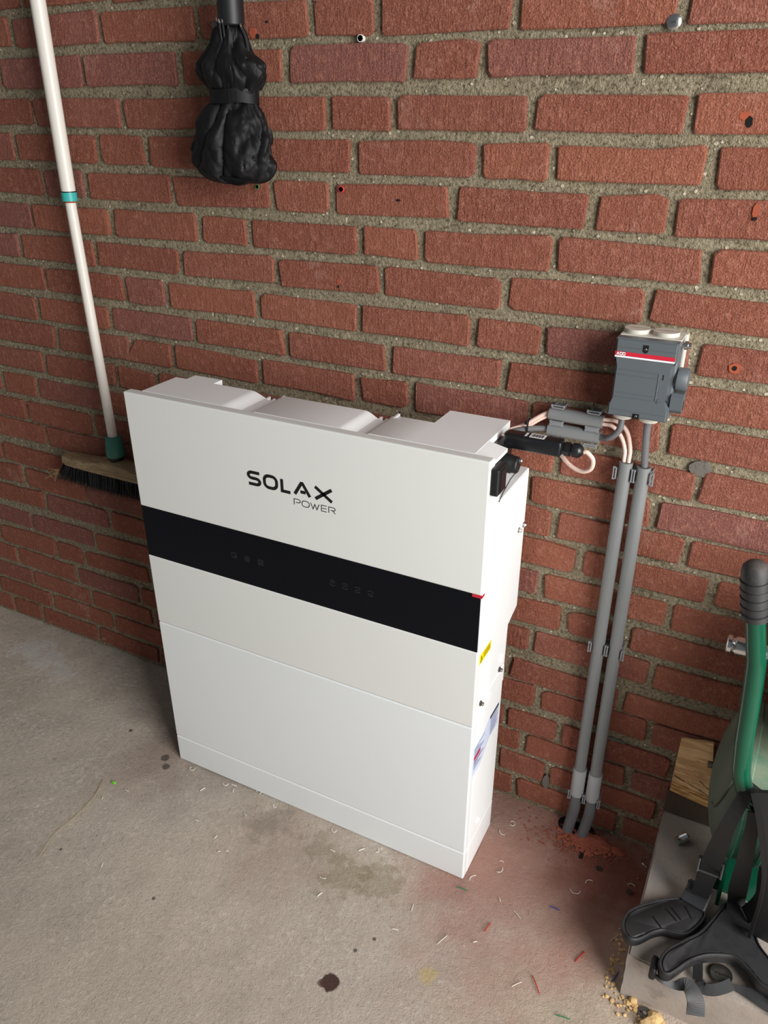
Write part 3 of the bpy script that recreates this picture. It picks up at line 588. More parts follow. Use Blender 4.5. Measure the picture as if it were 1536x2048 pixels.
box('lock_slot', M['hole'], cv, .9135, .9150, -.0728, -.0715, 1.0030, 1.0110, 0)
box('red_stripe', M['red'], cv, .8403, .9265, -.0729, -.0718, 1.0325, 1.0382, 0); box('white_line', M['white_ink'], cv, .8403, .9265, -.0729, -.0718, 1.0296, 1.0320, 0)
bm = bmesh.new(); FI = lambda u, v: (u, -.0731, v)
for ch, x in (('A', .8430), ('B', .8476), ('B', .8519)): letters(bm, LT(ch, x, 1.0334, .0032, .0036), .0010, FI)
tag(bm_obj('company_lettering', bm, M['white_ink'], cv), 'white capitals reading ABB')
bm = bmesh.new(); prism(bm, [(.8795, 1.0515)]+[(.8795, 1.044)]+arc(.8835, 1.044, .004, .0045, 180, 360, 8)+[(.8875, 1.0515)], 1, -.0730, -.0715); bm_obj('screw_recess', bm, M['hole'], cv)
bolt('recess_screw', M['dark_steel'], cv, (.8835, -.0728, 1.0455), (0, -1, 0), .0022, .002, False)
box('lower_notch', M['hole'], cv, .8785, .8885, -.0730, -.0712, .9375, .9455, .0005); bolt('notch_screw', M['dark_steel'], cv, (.8835, -.0728, .9420), (0, -1, 0), .0022, .002, False)
box('base', M['cream'], ib, .8375, .9330, -.0145, .002, .9360, 1.0600, .002); box('base_top', M['cream'], ib, .8405, .9300, -.053, -.002, 1.0570, 1.0598, .001)
for x in (.8605, .9035): lathe('top_knockout', M['cream'], ib, (x, -.030, 1.0590), (0, 0, 1), [(0, .0190), (.0070, .0190), (.0070, .0172), (.0012, .0168), (.0012, .001)], 28)
for x in (.8585, .8985):
    g = lathe('cable_gland', M['cream'], ib, (x, -.036, .9375), (0, 0, -1), [(-.004, .0165), (.006, .0165), (.0075, .0150), (.0125, .0140), (.0125, .0050)], 24)
lathe('rotary_handle', M['box'], ib, (.9285, -.042, .9995), (1, 0, 0), [(0, .0145), (.003, .0145), (.003, .0175), (.0165, .0172), (.0185, .0155), (.0185, .001)], 20)
bm = bmesh.new(); prism(bm, [(-.058, .955), (-.053, .949), (-.031, .949), (-.026, .955), (-.026, .975), (-.031, .980), (-.053, .980), (-.058, .975)], 0, .9280, .9455); hd = bm_obj('lock_lever', bm, M['box'], ib)
box('lever_slot', M['hole'], hd, .9450, .9460, -.0445, -.0385, .952, .966, 0)
lathe('side_screw', M['steel'], ib, (.9275, -.046, 1.0515), (1, 0, 0), [(0, .0042), (.006, .0042), (.006, .0065), (.011, .0065), (.0115, .0048), (.015, .0048), (.015, .001)], 12)
def conduit_clip(label, c, along, group='conduit clips on the wall'):
    "a saddle screwed to the wall with two ladder-like arms hugging the tube; along: 'z' or 'x'"
    t = thing('conduit_clip', label, 'clip', (c[0], -.006, c[1]), group); m = M['clip']
    ax = Vector((0, 0, 1)) if along == 'z' else Vector((1, 0, 0)); sd = Vector((1, 0, 0)) if along == 'z' else Vector((0, 0, 1)); C = Vector((c[0], 0, c[1]))
    def bx(bm, s0, s1, y0, y1, a0, a1, bev=.0004):
        p = C+sd*s0+ax*a0; q = C+sd*s1+ax*a1; add_box(bm, min(p.x, q.x), max(p.x, q.x), y0, y1, min(p.z, q.z), max(p.z, q.z), bev, 1)
    bm = bmesh.new(); bx(bm, -.011, .011, -.0128, .0025, -.008, .008, .001); bm_obj('saddle', bm, m, t)
    for s in (-1, 1):
        bm = bmesh.new(); bx(bm, s*.0120, s*.0145, -.032, -.004, -.0095, -.0065); bx(bm, s*.0120, s*.0145, -.032, -.004, .0065, .0095)
        bx(bm, s*.0117, s*.0140, -.0345, -.0310, -.0100, .0100); bx(bm, s*.0140, s*.0185, -.0340, -.0310, -.0115, -.0085); bx(bm, s*.0140, s*.0185, -.0340, -.0310, .0085, .0115); bx(bm, s*.0160, s*.0180, -.0340, -.0315, -.0090, .0090)
        bm_obj('arm', bm, m, t)
CR = .0112
def conduit(label, a, b, group=None):
    t = thing('conduit', label, 'conduit', ((a[0]+b[0])/2, (a[1]+b[1])/2, (a[2]+b[2])/2)); A, B = Vector(a), Vector(b); d = (B-A).normalized(); bm = bmesh.new()
    add_tube(bm, [A+d*.002, A, A, B, B, B-d*.002], [CR-.0016, CR-.0016, CR, CR, CR-.0016, CR-.0016], 22, False)
    add_tube(bm, [A+d*.001, B-d*.001], CR-.0015, 22, False); bm_obj('pipe', bm, M['conduit'], t, True)
    return t
cA = conduit('left one of the two tall grey conduits running from the isolator to the floor', (.8728, -.025, .8460), (.8736, -.025, .160))
cB = conduit('right one of the two tall grey conduits, holding a single grey cable', (.9018, -.025, .8430), (.9050, -.025, .160))
for x, n, hole in ((.8742, 'left', .8655), (.9055, 'right', .8950)):
    t = thing('conduit_coupling', f'light grey sleeve joining the {n} tall conduit to its floor bend', 'coupling', (x, -.025, .13))
    lathe('sleeve', M['sleeve'], t, (x, -.025, .172), (0, 0, -1), [(0, CR+.0003), (0, .0132), (.001, .0135), (.069, .0135), (.070, .0132), (.070, CR)], 24)
    t = thing('conduit_bend', f'dark grey conduit bend entering the floor below the {n} light sleeve', 'conduit', (x, -.025, .05))
    tube('bend', M['bend'], t, spline([(x, -.025, .104), (x, -.025, .06), (x-.003, -.026, .03), (x-.006, -.032, .004), (hole, -.038, -.02)], 8), CR, 22)
for x, n in ((.8728, 'left'), (.9025, 'right')):
    conduit_clip(f'uppermost clip gripping the {n} tall conduit just below its open end', (x, .826), 'z')
    conduit_clip(f'middle clip halfway down the {n} tall conduit', (x+.001, .474), 'z'); conduit_clip(f'lowest clip at the {n} tall conduit, under the light grey sleeve', (x+.0035, .100), 'z')
cC = conduit('upper one of the two short horizontal conduits, carrying the pinkish cables', (.7385, -.025, .9085), (.8275, -.025, .9070))
cD = conduit('lower one of the two short horizontal conduits, carrying a grey cable', (.7385, -.025, .8808), (.8255, -.025, .8800))
for z, n in ((.9082, 'upper'), (.8805, 'lower')):
    conduit_clip(f'clip at the left end of the {n} short horizontal conduit', (.7525, z), 'x'); conduit_clip(f'clip at the right end of the {n} short horizontal conduit', (.8120, z), 'x')
def cable(label, mat, pts, r, group=None):
    o = tube('cable', mat, None, spline(pts, 8), r, 10); return tag(o, label, 'cable', group)
pk = 'pinkish cables between inverter and left conduit'
cable('outer pinkish white cable bending down into the left tall conduit', M['pink'], [(.670, -.052, .873), (.700, -.038, .885), (.738, -.027, .9100), (.780, -.025, .911), (.826, -.025, .9115), (.848, -.019, .9095), (.866, -.018, .8945), (.8755, -.022, .868), (.8765, -.026, .846), (.8765, -.025, .80)], .0033)
cable('inner pinkish white cable bending down into the left tall conduit', M['pink'], [(.668, -.050, .866), (.700, -.038, .879), (.738, -.027, .9040), (.780, -.025, .904), (.826, -.025, .9035), (.842, -.019, .9000), (.857, -.018, .8860), (.8670, -.022, .866), (.8690, -.026, .846), (.8690, -.025, .80)], .0033)
cable('thick grey cable curving from the lower short conduit up into the left gland', M['greycable'], [(.668, -.056, .868), (.700, -.042, .8780), (.738, -.027, .8808), (.780, -.025, .8805), (.8255, -.027, .8810), (.8430, -.038, .8870), (.8565, -.040, .9030), (.8585, -.037, .9260)], .0052)
cable('straight grey cable dropping from the right gland into the right conduit', M['greycable'], [(.8985, -.036, .9260), (.8980, -.033, .905), (.9000, -.028, .870), (.9018, -.025, .840), (.9018, -.025, .80)], .0058)
cable('pinkish white cable looping back from the tip of the data dongle', M['pink'], [(.8235, -.125, .8905), (.8290, -.125, .8905), (.8385, -.124, .8800), (.8370, -.122, .8640), (.8230, -.118, .8550), (.8020, -.112, .8590), (.7800, -.103, .8730), (.7560, -.092, .8840), (.7200, -.075, .8800), (.672, -.065, .870)], .0034)
t = thing('cable_tie', 'black cable tie around the pinkish cables left of the short conduits', 'cable tie', (.707, -.036, .885))
bm = bmesh.new(); c = Vector((.7060, -.037, .8835)); add_tube(bm, [c+Vector((.002*math.sin(a*.5), .010*math.cos(a), .0125*math.sin(a))) for a in [k*.35 for k in range(19)]], .0015, 6); bm_obj('loop', bm, M['ink'], t)
box('tie_head', M['ink'], t, .7035, .7085, -.0515, -.0465, .890, .8955, .0008)
# ---------------------------------------------------------------- broom
br = thing('broom', 'broom with scuffed white stick hanging by the wall left of the inverter', 'broom', (-.267, -.035, .55))
HP = [(-.2815, -.036, 1.90), (-.2815, -.036, 1.54), (-.2842, -.037, 1.205)]
tube('upper_stick', M['pole'], br, HP, .0142, 20); tube('lower_stick', M['pole'], br, [(-.2842, -.037, 1.205), (-.2790, -.038, .95), (-.2710, -.04, .675)], .0108, 20)
lathe('teal_band', M['teal'], br, (-.2842, -.037, 1.2130), (0, 0, -1), [(0, .0144), (0, .0152), (.0165, .0152), (.0165, .0144)], 24)
lathe('rust_stain', M['rust'], br, (-.2842, -.037, 1.1962), (0, 0, -1), [(0, .0108), (0, .0113), (.003, .0113), (.003, .0108)], 20)
lathe('black_ring', M['ink'], br, (-.2842, -.037, 1.2150), (0, 0, -1), [(0, .0140), (0, .0150), (.0022, .0150), (.0022, .0140)], 24)
lathe('socket', M['teal_dark'], br, (-.2705, -.04, .690), (0, 0, -1), [(.002, .0112), (0, .0125), (0, .0165), (.002, .0175), (.030, .0210), (.046, .0218), (.048, .0205)], 28)
lathe('socket_base', M['ink'], br, (-.2700, -.04, .6445), (0, 0, -1), [(0, .0195), (.008, .0185), (.014, .016)], 24)
bm = bmesh.new(); n = 28; rows = []
for i in range(n+1):
    u = -1+2*i/n; x = -.2700+u*.1650; top = .0225+.0150*math.exp(-(u/.38)**2); w = .026*(1-.25*u**6)
    zb = .596; rows.append([bm.verts.new((x, -.040+sy*w*k, zb+z)) for sy, k, z in ((-1, 1, 0), (-1, 1.02, .010), (-1, .86, top*.82), (-1, .4, top), (1, .4, top), (1, .86, top*.82), (1, 1.02, .010), (1, 1, 0))])
for a, b in zip(rows, rows[1:]):
    for k in range(8): bm.faces.new((a[k], a[(k+1) % 8], b[(k+1) % 8], b[k]))
bm.faces.new(rows[0]); bm.faces.new(rows[-1][::-1]); bm_obj('wooden_head', bm, M['broomwood'], br, True)
bm = bmesh.new(); random.seed(5)
for i in range(3600):
    u = random.uniform(-1, 1); v = random.uniform(-1, 1); x = -.27+u*.158; y = -.040+v*.022; sp = (max(0, -u-.70)*.17-max(0, u-.70)*.17)
    L = .056+random.gauss(0, .0025); dx = -sp+random.gauss(-.004, .0035); dy = v*.006+random.gauss(0, .002); a = random.uniform(0, 3.14); w = .0009
    b = Vector((x, y, .600)); m_ = Vector((x+dx*.35, y+dy*.4, .600-L*.5)); e = Vector((x+dx, y+dy, .600-L)); o_ = Vector((math.cos(a)*w, math.sin(a)*w, 0))
    v0 = bm.verts.new(b-o_); v1 = bm.verts.new(b+o_); v2 = bm.verts.new(m_+o_*.9); v3 = bm.verts.new(m_-o_*.9); v4 = bm.verts.new(e)
    bm.faces.new((v0, v1, v2, v3)); bm.faces.new((v3, v2, v4))
add_box(bm, -.422, -.118, -.058, -.022, .556, .600)
o = bm_obj('bristles', bm, M['bristle'], br); o['kind'] = 'stuff'
bm = bmesh.new()
for k in range(14): p = Vector((-.447-random.random()*.01, -.055-random.random()*.012, .566+random.random()*.012)); add_tube(bm, [p, p+Vector((-.018*random.random()-.004, random.gauss(0, .004), random.gauss(-.006, .008))), p+Vector((-.028*random.random()-.008, random.gauss(0, .005), random.gauss(-.012, .010)))], .0004, 4)
o = bm_obj('caught_fluff', bm, M['straw'], br); o['kind'] = 'stuff'
# ---------------------------------------------------------------- umbrella
um = thing('umbrella', 'folded black umbrella hanging upside down on the wall', 'umbrella', (.157, -.05, 1.24))
lathe('handle', M['matte_black'], um, (.1655, -.056, 1.4800), (.01, 0, 1), [(0, .001), (0, .0185), (.002, .0205), (.012, .0212), (.16, .0215), (.20, .018), (.206, .001)], 28)
tube('shaft', M['dark_steel'], um, [(.162, -.054, 1.500), (.158, -.052, 1.27)], .005, 10)
pr = [(1.486, .006), (1.482, .020), (1.474, .030), (1.455, .036), (1.440, .046), (1.427, .058), (1.415, .059), (1.405, .057), (1.392, .048), (1.383, .0425), (1.374, .042), (1.365, .046), (1.350, .058), (1.332, .068), (1.312, .0745), (1.292, .0775), (1.275, .0765), (1.262, .070), (1.252, .057), (1.247, .042), (1.246, .020), (1.249, .004)]
cx = [(1.49, .160), (1.44, .155), (1.41, .158), (1.375, .1555), (1.33, .148), (1.29, .1435), (1.26, .149), (1.245, .157)]
def ip(tab, z):
    tab = sorted(tab)
    if z <= tab[0][0]: return tab[0][1]
    for (a, b), (c, d) in zip(tab, tab[1:]):
        if z <= c: return b+(d-b)*(z-a)/(c-a)
    return tab[-1][1]
prs = spline([(z, r, 0) for z, r in pr], 8); NA = 200; bm = bmesh.new(); rows = []
for i, q in enumerate(prs):
    z, r = q.x, q.y; row = []; fi = i/len(prs)
    for k in range(NA):
        a = 2*math.pi*k/NA; tw = (1.375-z)*9
        low = 1 if z < 1.375 else .75
        f = abs(math.sin(3.5*(a+tw*.45)+2.4*noise.noise(Vector((math.cos(a)*1.3, math.sin(a)*1.3, z*17)))))
        fold = 1-.24*low*(1-f)**2.0*(0 if abs(z-1.378) < .008 else 1)
        nz = noise.noise(Vector((math.cos(a)*2.2, math.sin(a)*2.2, z*22)))*.20+noise.noise(Vector((math.cos(a)*4, math.sin(a)*4, z*45+3)))*.11+abs(noise.noise(Vector((math.cos(a)*6, math.sin(a)*6, z*80+9))))*.06
        nz *= (.25 if abs(z-1.378) < .010 else 1)
        cr = abs(noise.noise(Vector((math.cos(a)*2.1+5, math.sin(a)*2.1, z*26+2*math.cos(a)))))+.6*abs(noise.noise(Vector((math.cos(a)*4+1, math.sin(a)*4, z*40-3*math.sin(a)))))
        nz = nz*.75-.13*max(0, .16-cr)*(.2 if abs(z-1.378) < .010 else 1)*3
        rr = r*1.04*fold*(1+nz); row.append(bm.verts.new((ip(cx, z)+rr*math.cos(a), min(-.0045, -.052+rr*.62*math.sin(a)), z+.006*noise.noise(Vector((math.cos(a)*2, math.sin(a)*2, 7)))*(r/.07))))
    rows.append(row)
for a, b in zip(rows, rows[1:]):
    for k in range(NA): bm.faces.new((a[k], a[(k+1) % NA], b[(k+1) % NA], b[k]))
bm.faces.new(rows[0]); bm.faces.new(rows[-1][::-1]); bm_obj('canopy', bm, M['fabric'], um, True)
bm = bmesh.new(); rows = []
for k in range(49):
    a = 2*math.pi*k/48*1.02+.6; g = .0446+.0006*math.sin(3*a)+(.0015 if k > 45 else 0)
    rows.append([bm.verts.new((.1555+(g+o_)*math.cos(a), min(-.004, -.052+(g+o_)*.66*math.sin(a)), z+.003*math.cos(a+1)+.0008*math.sin(5*a))) for o_, z in ((0, 1.3675), (.0009, 1.3675), (.0009, 1.3885), (0, 1.3885))])
for a, b in zip(rows, rows[1:]):
    for k in range(4): bm.faces.new((a[k], a[(k+1) % 4], b[(k+1) % 4], b[k]))
tie = bm_obj('tie_band', bm, M['fabric'], um, True)
bm = bmesh.new()
for k in range(2): add_box(bm, .168+.012*k, .1686+.012*k, -.0822+.004*k, -.0700, 1.369, 1.387)
bm_obj('band_stitching', bm, M['matte_black'], tie)
for k, (x, y, z) in enumerate(((.147, -.068, 1.487), (.157, -.076, 1.484), (.163, -.075, 1.483), (.170, -.072, 1.482), (.1885, -.062, 1.477))):
    rb = tube('rib', M['matte_black'], um, spline([(x, y, z), (x+(.006 if k == 4 else -.002), y+.004, z-.02), (x+(.004 if k == 4 else 0), y+.010, z-.07)], 4), .0026 if k == 4 else .0018, 8)
    lathe('rib_tip', M['steel'], rb, (x, y, z-.001), (0, -.2, 1), [(0, .0016), (.004, .0016), (.005, .0022), (.0065, .0010)], 8)
bm = bmesh.new()
for k in range(3): prism(bm, [(.118+.012*k, 1.262-.005*k), (.196-.006*k, 1.2555-.004*k), (.201-.01*k, 1.2525-.003*k), (.196-.012*k, 1.2495-.003*k), (.122+.014*k, 1.2565-.005*k)], 1, -.0925+.006*k, -.060)
bmesh.ops.bevel(bm, geom=bm.edges[:], offset=.0012, segments=2, affect='EDGES'); bm_obj('rolled_hem', bm, M['fabric'], um, True)
# ---------------------------------------------------------------- slab corner
SL = .110
bm = bmesh.new(); nx, ny = 40, 40
add_box(bm, 1.0430, 1.62, -.334, -.0105, 0, SL, 0)
bmesh.ops.subdivide_edges(bm, edges=bm.edges[:], cuts=14, use_grid_fill=True)
for v in bm.verts:
    k = noise.noise(v.co*9)*.0022+noise.noise(v.co*40)*.0012
    e = 1.5 if (v.co.x < 1.05 or v.co.y < -.32) else .5
    v.co += Vector((k*e, noise.noise(v.co*11+Vector((5, 0, 0)))*.0022*e, k*.6 if v.co.z > .05 else 0))
slz = lambda y: SL-.004+.026*(y+.334)/.3235
es = [e for e in bm.edges if all(abs(v.co.z-SL) < .003 and (v.co.x < 1.046 or v.co.y < -.331) for v in e.verts)]
bmesh.ops.bevel(bm, geom=es, offset=.003, segments=2, affect='EDGES')
for v in bm.verts:
    if v.co.z > .02: v.co.z += (slz(v.co.y)-SL)*min(1, v.co.z/SL)
tag(bm_obj('concrete_slab', bm, M['slab'], None, True), 'thick grey concrete slab on the floor under the compressor', 'slab')
tag(box('dark_board', M['timber'], None, 1.0405, 1.60, -.0215, -.0052, .133, .186, .002), 'dark brown board lying on the slab along the wall, behind the wood block', 'board')
# pine block leaning above it
wb = thing('wood_block', 'weathered pine block with split grain wedged beside the green tank', 'wood block', (1.08, -.03, .25))
A = [Vector(p) for p in ((1.0449, -.018, .1885), (1.1208, -.030, .1885), (1.1000, -.0155, .3260), (1.0450, -.0140, .3150))]
bk = Vector((.004, .028, -.004)); low = .17
bm = bmesh.new(); Lp = A[0].lerp(A[3], low); Rp = A[1].lerp(A[2], low)+Vector((0, 0, -.002))
def sheet(bm, q, depth, n=10, amp=.0012, seed=0):
    g = [[bm.verts.new((q[0].lerp(q[1], i/n)).lerp(q[3].lerp(q[2], i/n), j/n)+Vector((0, -amp*2*noise.noise(Vector((i*.35+seed, j*.9, seed))), 0))) for i in range(n+1)] for j in range(n+1)]
    h = [[bm.verts.new(v.co+depth) for v in r] for r in g]
    for a in range(n):
        for b in range(n): bm.faces.new((g[a][b], g[a][b+1], g[a+1][b+1], g[a+1][b])); bm.faces.new((h[a][b], h[a+1][b], h[a+1][b+1], h[a][b+1]))
    for a in range(n):
        for X, Y in (((0, a), (0, a+1)), ((n, a), (n, a+1)), ((a, 0), (a+1, 0)), ((a, n), (a+1, n))):
            bm.faces.new((g[X[0]][X[1]], g[Y[0]][Y[1]], h[Y[0]][Y[1]], h[X[0]][X[1]]))
bk = Vector((.001, .0060, 0))
sheet(bm, [Lp, Rp, A[2], A[3]], bk, 12, .0014, 3); bm_obj('split_face', bm, M['wood'], wb, True)
for k in range(5):
    a, b = k/5, (k+.82)/5; bm = bmesh.new(); o_ = Vector((0, -.002-.0015*(k % 2), 0)); sheet(bm, [A[0].lerp(Lp, a)+o_, A[1].lerp(Rp, a)+o_, A[1].lerp(Rp, b)+o_, A[0].lerp(Lp, b)+o_], Vector((.001, .0075, 0)), 4, .0004, k)
    bm_obj('growth_layer', bm, M['plywood'], wb)
bm = bmesh.new()
for pts, w in (([(1.047, .225), (1.070, .2210), (1.092, .217), (1.113, .212)], .0012), ([(1.050, .270), (1.064, .255), (1.086, .240), (1.110, .226)], .0013), ([(1.049, .2790), (1.062, .2760), (1.078, .2760), (1.094, .2790)], .0010)):
    for (x0, z0), (x1, z1) in zip(pts, pts[1:]):
        ya = lambda x, z: -.0185-.010*(x-1.045)/.075+(z-.205)/.11*.010
        add_tube(bm, [(x0, ya(x0, z0), z0), (x1, ya(x1, z1), z1)], w*.6, 6)
bm_obj('crack', bm, M['timber'], wb)
# compressor
co = thing('air_compressor', 'dusty green air compressor with tube handle at the right edge', 'compressor', (1.25, -.17, SL))
TC = Vector((1.143, -.137, .378)); TR = .128
prof = [(-.040, .001), (-.0385, .030), (-.034, .060), (-.026, .090), (-.014, .114), (-.002, .125), (.004, TR), (.006, TR+.0018), (.012, TR+.0018), (.014, TR), (.36, TR), (.385, .10), (.40, .05), (.402, .001)]
bm = bmesh.new(); add_tube(bm, [TC+Vector((d+i*1e-6, 0, 0)) for i, (d, r) in enumerate(prof[:8])], [r for d, r in prof[:8]], 56); bm_obj('tank_end', bm, M['tankend'], co, True)
bm = bmesh.new(); add_tube(bm, [TC+Vector((d+i*1e-6, 0, 0)) for i, (d, r) in enumerate(prof[6:])], [r for d, r in prof[6:]], 56); tk = bm_obj('tank', bm, M['tank'], co, True)
for x in (.05, .10): lathe('tank_seam', M['tank'], tk, TC+Vector((x, 0, 0)), (1, 0, 0), [(-.004, TR-.001), (-.002, TR+.0022), (.002, TR+.0022), (.004, TR-.001)], 56)
def dome(th, r):
    for (d0, r0), (d1, r1) in zip(prof, prof[1:]):
        if r <= r1: d = d0+(d1-d0)*(r-r0)/(r1-r0); break
    a = math.radians(th); return TC+Vector((d-.0008, -r*math.sin(a), r*math.cos(a)))
tube('weld_bead', M['tankend'], co, spline([dome(40, .122), dome(52, .118), dome(64, .110), dome(78, .098), dome(90, .086), dome(96, .072)], 5), .0022, 6)
lathe('drain_screw', M['dark_steel'], co, (1.118, -.040, .300), (-1, 0, -.1), [(0, .006), (.006, .006), (.006, .009), (.012, .009), (.0125, .006), (.020, .006), (.020, .001)], 12)
HPTS = [(1.0874, .8466), (1.1007, .7825), (1.1140, .7194), (1.1185, .6954), (1.1237, .638), (1.1290, .5684), (1.1320, .5412), (1.1370, .5060), (1.1490, .4760), (1.1650, .4620), (1.200, .455), (1.32, .452), (1.46, .452)]
tube('handle_tube', M['green'], co, spline([(x, -.28, z) for x, z in HPTS[1:]], 6), .0128, 20)
gp = lathe('rubber_grip', M['grip'], co, (1.1040, -.28, .7660), (-.20, 0, 1), [(0, .0135), (.0005, .0170), (.012, .0172), (.020, .0180), (.032, .0176), (.045, .0182), (.058, .0176), (.070, .0172), (.078, .0150), (.083, .0100), (.085, .001)], 26)
for k in range(5):
    d = .012+.012*k; c = Vector((1.1040, -.28, .7660))+Vector((-.20, 0, 1)).normalized()*d
    tube('grip_groove', M['matte_black'], gp, [c+Vector((.0180*math.cos(a), .0180*math.sin(a), .0035*math.cos(a)+.003*math.sin(a))) for a in [math.pi+.2+j*.24 for j in range(13)]], .0007, 5)
bm = bmesh.new(); add_box(bm, 1.170, 1.50, -.235, -.04, .530, .545, .002); add_box(bm, 1.180, 1.40, -.17, -.10, .495, .532, .004); bm_obj('motor_platform', bm, M['matte_black'], co)
lathe('motor', M['matte_black'], co, (1.195, -.155, .650), (1, 0, 0), [(0, .001), (0, .075), (.012, .095), (.03, .102), (.24, .102), (.26, .05), (.26, .001)], 32)  # largely out of view; enlarged so its bulk shades the slab corner
bm = bmesh.new(); add_box(bm, 1.155, 1.185, -.262, -.238, .688, .712, .003); bm_obj('manifold', bm, M['dark_steel'], co)
lathe('quick_coupler', M['steel'], co, (1.151, -.25, .700), (-1, 0, -.02), [(0, .010), (.040, .010), (.040, .0125), (.0605, .0130), (.0625, .0105), (.0665, .0095), (.0665, .0125), (.0715, .0130), (.0730, .0110), (.0730, .0050)], 20)
lathe('pressure_dial', M['red'], co, (1.168, -.262, .7225), (0, -1, .4), [(0, .016), (.012, .016), (.014, .013), (.014, .001)], 20)
bm = bmesh.new(); prism(bm, [(1.150, SL+.001), (1.235, SL+.001), (1.228, .20), (1.215, .262), (1.165, .262), (1.158, .20)], 1, -.150, -.138)
add_box(bm, 1.147, 1.238, -.185, -.095, SL, SL+.006, .001); add_box(bm, 1.158, 1.164, -.180, -.100, SL+.002, .25, .001); bm_obj('tank_foot', bm, M['green'], co)
bm = bmesh.new(); add_box(bm, 1.40, 1.46, -.22, -.10, SL, .30, .003); bm_obj('tank_foot', bm, M['green'], co)
# small metal parts on the slab
t = thing('pipe_fitting', 'ribbed metal pipe fitting lying on the slab left of the black strap', 'fitting', (1.086, -.057, SL))
lathe('threaded_body', M['steel'], t, (1.077, -.086, slz(-.08)+.0085), (.62, .72, .10), [(0, .001), (0, .0070), (.006, .0070), (.006, .0088)]+[(.0065+.0016*k, .0088 if k % 2 else .0074) for k in range(10)]+[(.0235, .0088), (.0235, .0055), (.012, .0050), (.012, .001)], 20)
t = thing('hex_nut', 'small shiny nut on the slab right of the strap buckle', 'nut', (1.165, -.087, SL))
lathe('nut_body', M['steel'], t, (1.1635, -.108, slz(-.108)+.0006), (0, 0, 1), [(0, .0030), (0, .0065), (.0048, .0065), (.0048, .0030), (0.0005, .0030)], 6)
lathe('bolt_end', M['steel'], t, (1.1635, -.108, slz(-.108)+.001), (0, 0, 1), [(0, .0028), (.0062, .0028), (.007, .0015), (.007, .001)], 12)
# harness
hs = thing('harness', 'dusty black padded shoulder harness with straps and buckle, draped over the slab', 'harness', (1.14, -.25, SL))
def pad(name, outline, z, mat, parent, th=.014, tilt=None):
    P = [Vector((p[0], p[1])) for p in spline([(a, b, 0) for a, b in outline], 5, True)]; n = len(P)
    if sum(P[i].x*P[(i+1) % n].y-P[(i+1) % n].x*P[i].y for i in range(n)) < 0: P.reverse()
    N = []
    for i in range(n):
        d = (P[(i+1) % n]-P[i-1]).normalized(); N.append(Vector((-d.y, d.x)))
    lv = [(.001, z-th*.5), (-.001, z), (0, z+th*.35), (.0018, z+th*.5), (.0036, z+th*.5), (.0046, z+th*.34), (.0056, z+th*.34), (.0068, z+th*.44)]
    bm = bmesh.new(); rings = []
    for off, zz in lv:
        rings.append([bm.verts.new((P[i].x+N[i].x*off, P[i].y+N[i].y*off, zz+(tilt(P[i]) if tilt else 0)+.0016*noise.noise(Vector((P[i].x*40, P[i].y*40, 0))))) for i in range(n)])
    for a, b in zip(rings, rings[1:]):
        for k in range(n): bm.faces.new((a[k], a[(k+1) % n], b[(k+1) % n], b[k]))
    f1 = bm.faces.new(rings[-1]); f0 = bm.faces.new(rings[0][::-1]); f0.normal_update(); f1.normal_update(); bmesh.ops.triangulate(bm, faces=[f1, f0], ngon_method='EAR_CLIP'); return bm_obj(name, bm, mat, parent, True)
lp = pad('shoulder_pad', [(1.0216, -.3018), (1.0252, -.2784), (1.0417, -.2566), (1.0667, -.2325), (1.0928, -.2123), (1.1158, -.2049), (1.1334, -.2093), (1.1466, -.2220), (1.1430, -.2420), (1.129, -.2690), (1.1177, -.2800), (1.1043, -.2843), (1.0881, -.2865), (1.0763, -.2956), (1.0642, -.3112), (1.0503, -.3256), (1.0376, -.329), (1.0272, -.32)], SL+.020, M['pad'], hs, .017)
for a, b in (((1.112, -.2240), (1.126, -.2440)), ((1.066, -.2690), (1.084, -.2850)), ((1.084, -.2440), (1.104, -.2600)), ((1.092, -.2380), (1.110, -.2540))): tube('stitched_groove', M['ink'], lp, [(a[0], a[1], SL+.0285), (b[0], b[1], SL+.0285)], .0009, 6)
rp = pad('back_pad', [(1.0892, -.3480), (1.0983, -.3210), (1.1172, -.2966), (1.138, -.2695), (1.152, -.2402), (1.162, -.2125), (1.1727, -.1894), (1.1912, -.1754), (1.2093, -.1745), (1.2199, -.1848), (1.2235, -.2098), (1.2272, -.2368), (1.2361, -.2523), (1.2492, -.2651), (1.2680, -.2830), (1.295, -.312), (1.290, -.335), (1.270, -.332), (1.2491, -.3220), (1.2349, -.3180), (1.2236, -.3086), (1.2103, -.2970), (1.1959, -.2900), (1.181, -.2945), (1.1588, -.3059), (1.1419, -.3205), (1.130, -.3363), (1.1188, -.3530), (1.1080, -.3650), (1.0960, -.3655)], SL+.027, M['pad'], hs, .020, lambda p: -.004*max(0, (-.34-p.y)/.03))
U_ = (0, -.25, .97)
ribbon('hanging_strap', M['strap'], hs, [(1.162, -.268, .482), (1.1500, -.292, .490), (1.1383, -.299, .4355), (1.1345, -.290, .390), (1.1320, -.277, .340), (1.1309, -.256, .2863), (1.1306, -.230, .2226), (1.1305, -.208, .1626)], [(0, -.2, 1), (-.2, -.8, .6), (-.15, -1, .2), (-.15, -1, .3), (-.1, -.95, .35), (-.1, -.9, .4), (0, -.85, .5), (0, -.7, .7)], [.020, .018, .020, .024, .028, .029, .028, .027], .0022)
ribbon('adjuster_strap', M['strap'], hs, [(1.1314, -.256, .290), (1.1309, -.243, .2500), (1.1306, -.232, .2150), (1.1300, -.214, .1650)], [(0, -.9, .4)]*4, .028, .003)
bm = bmesh.new()
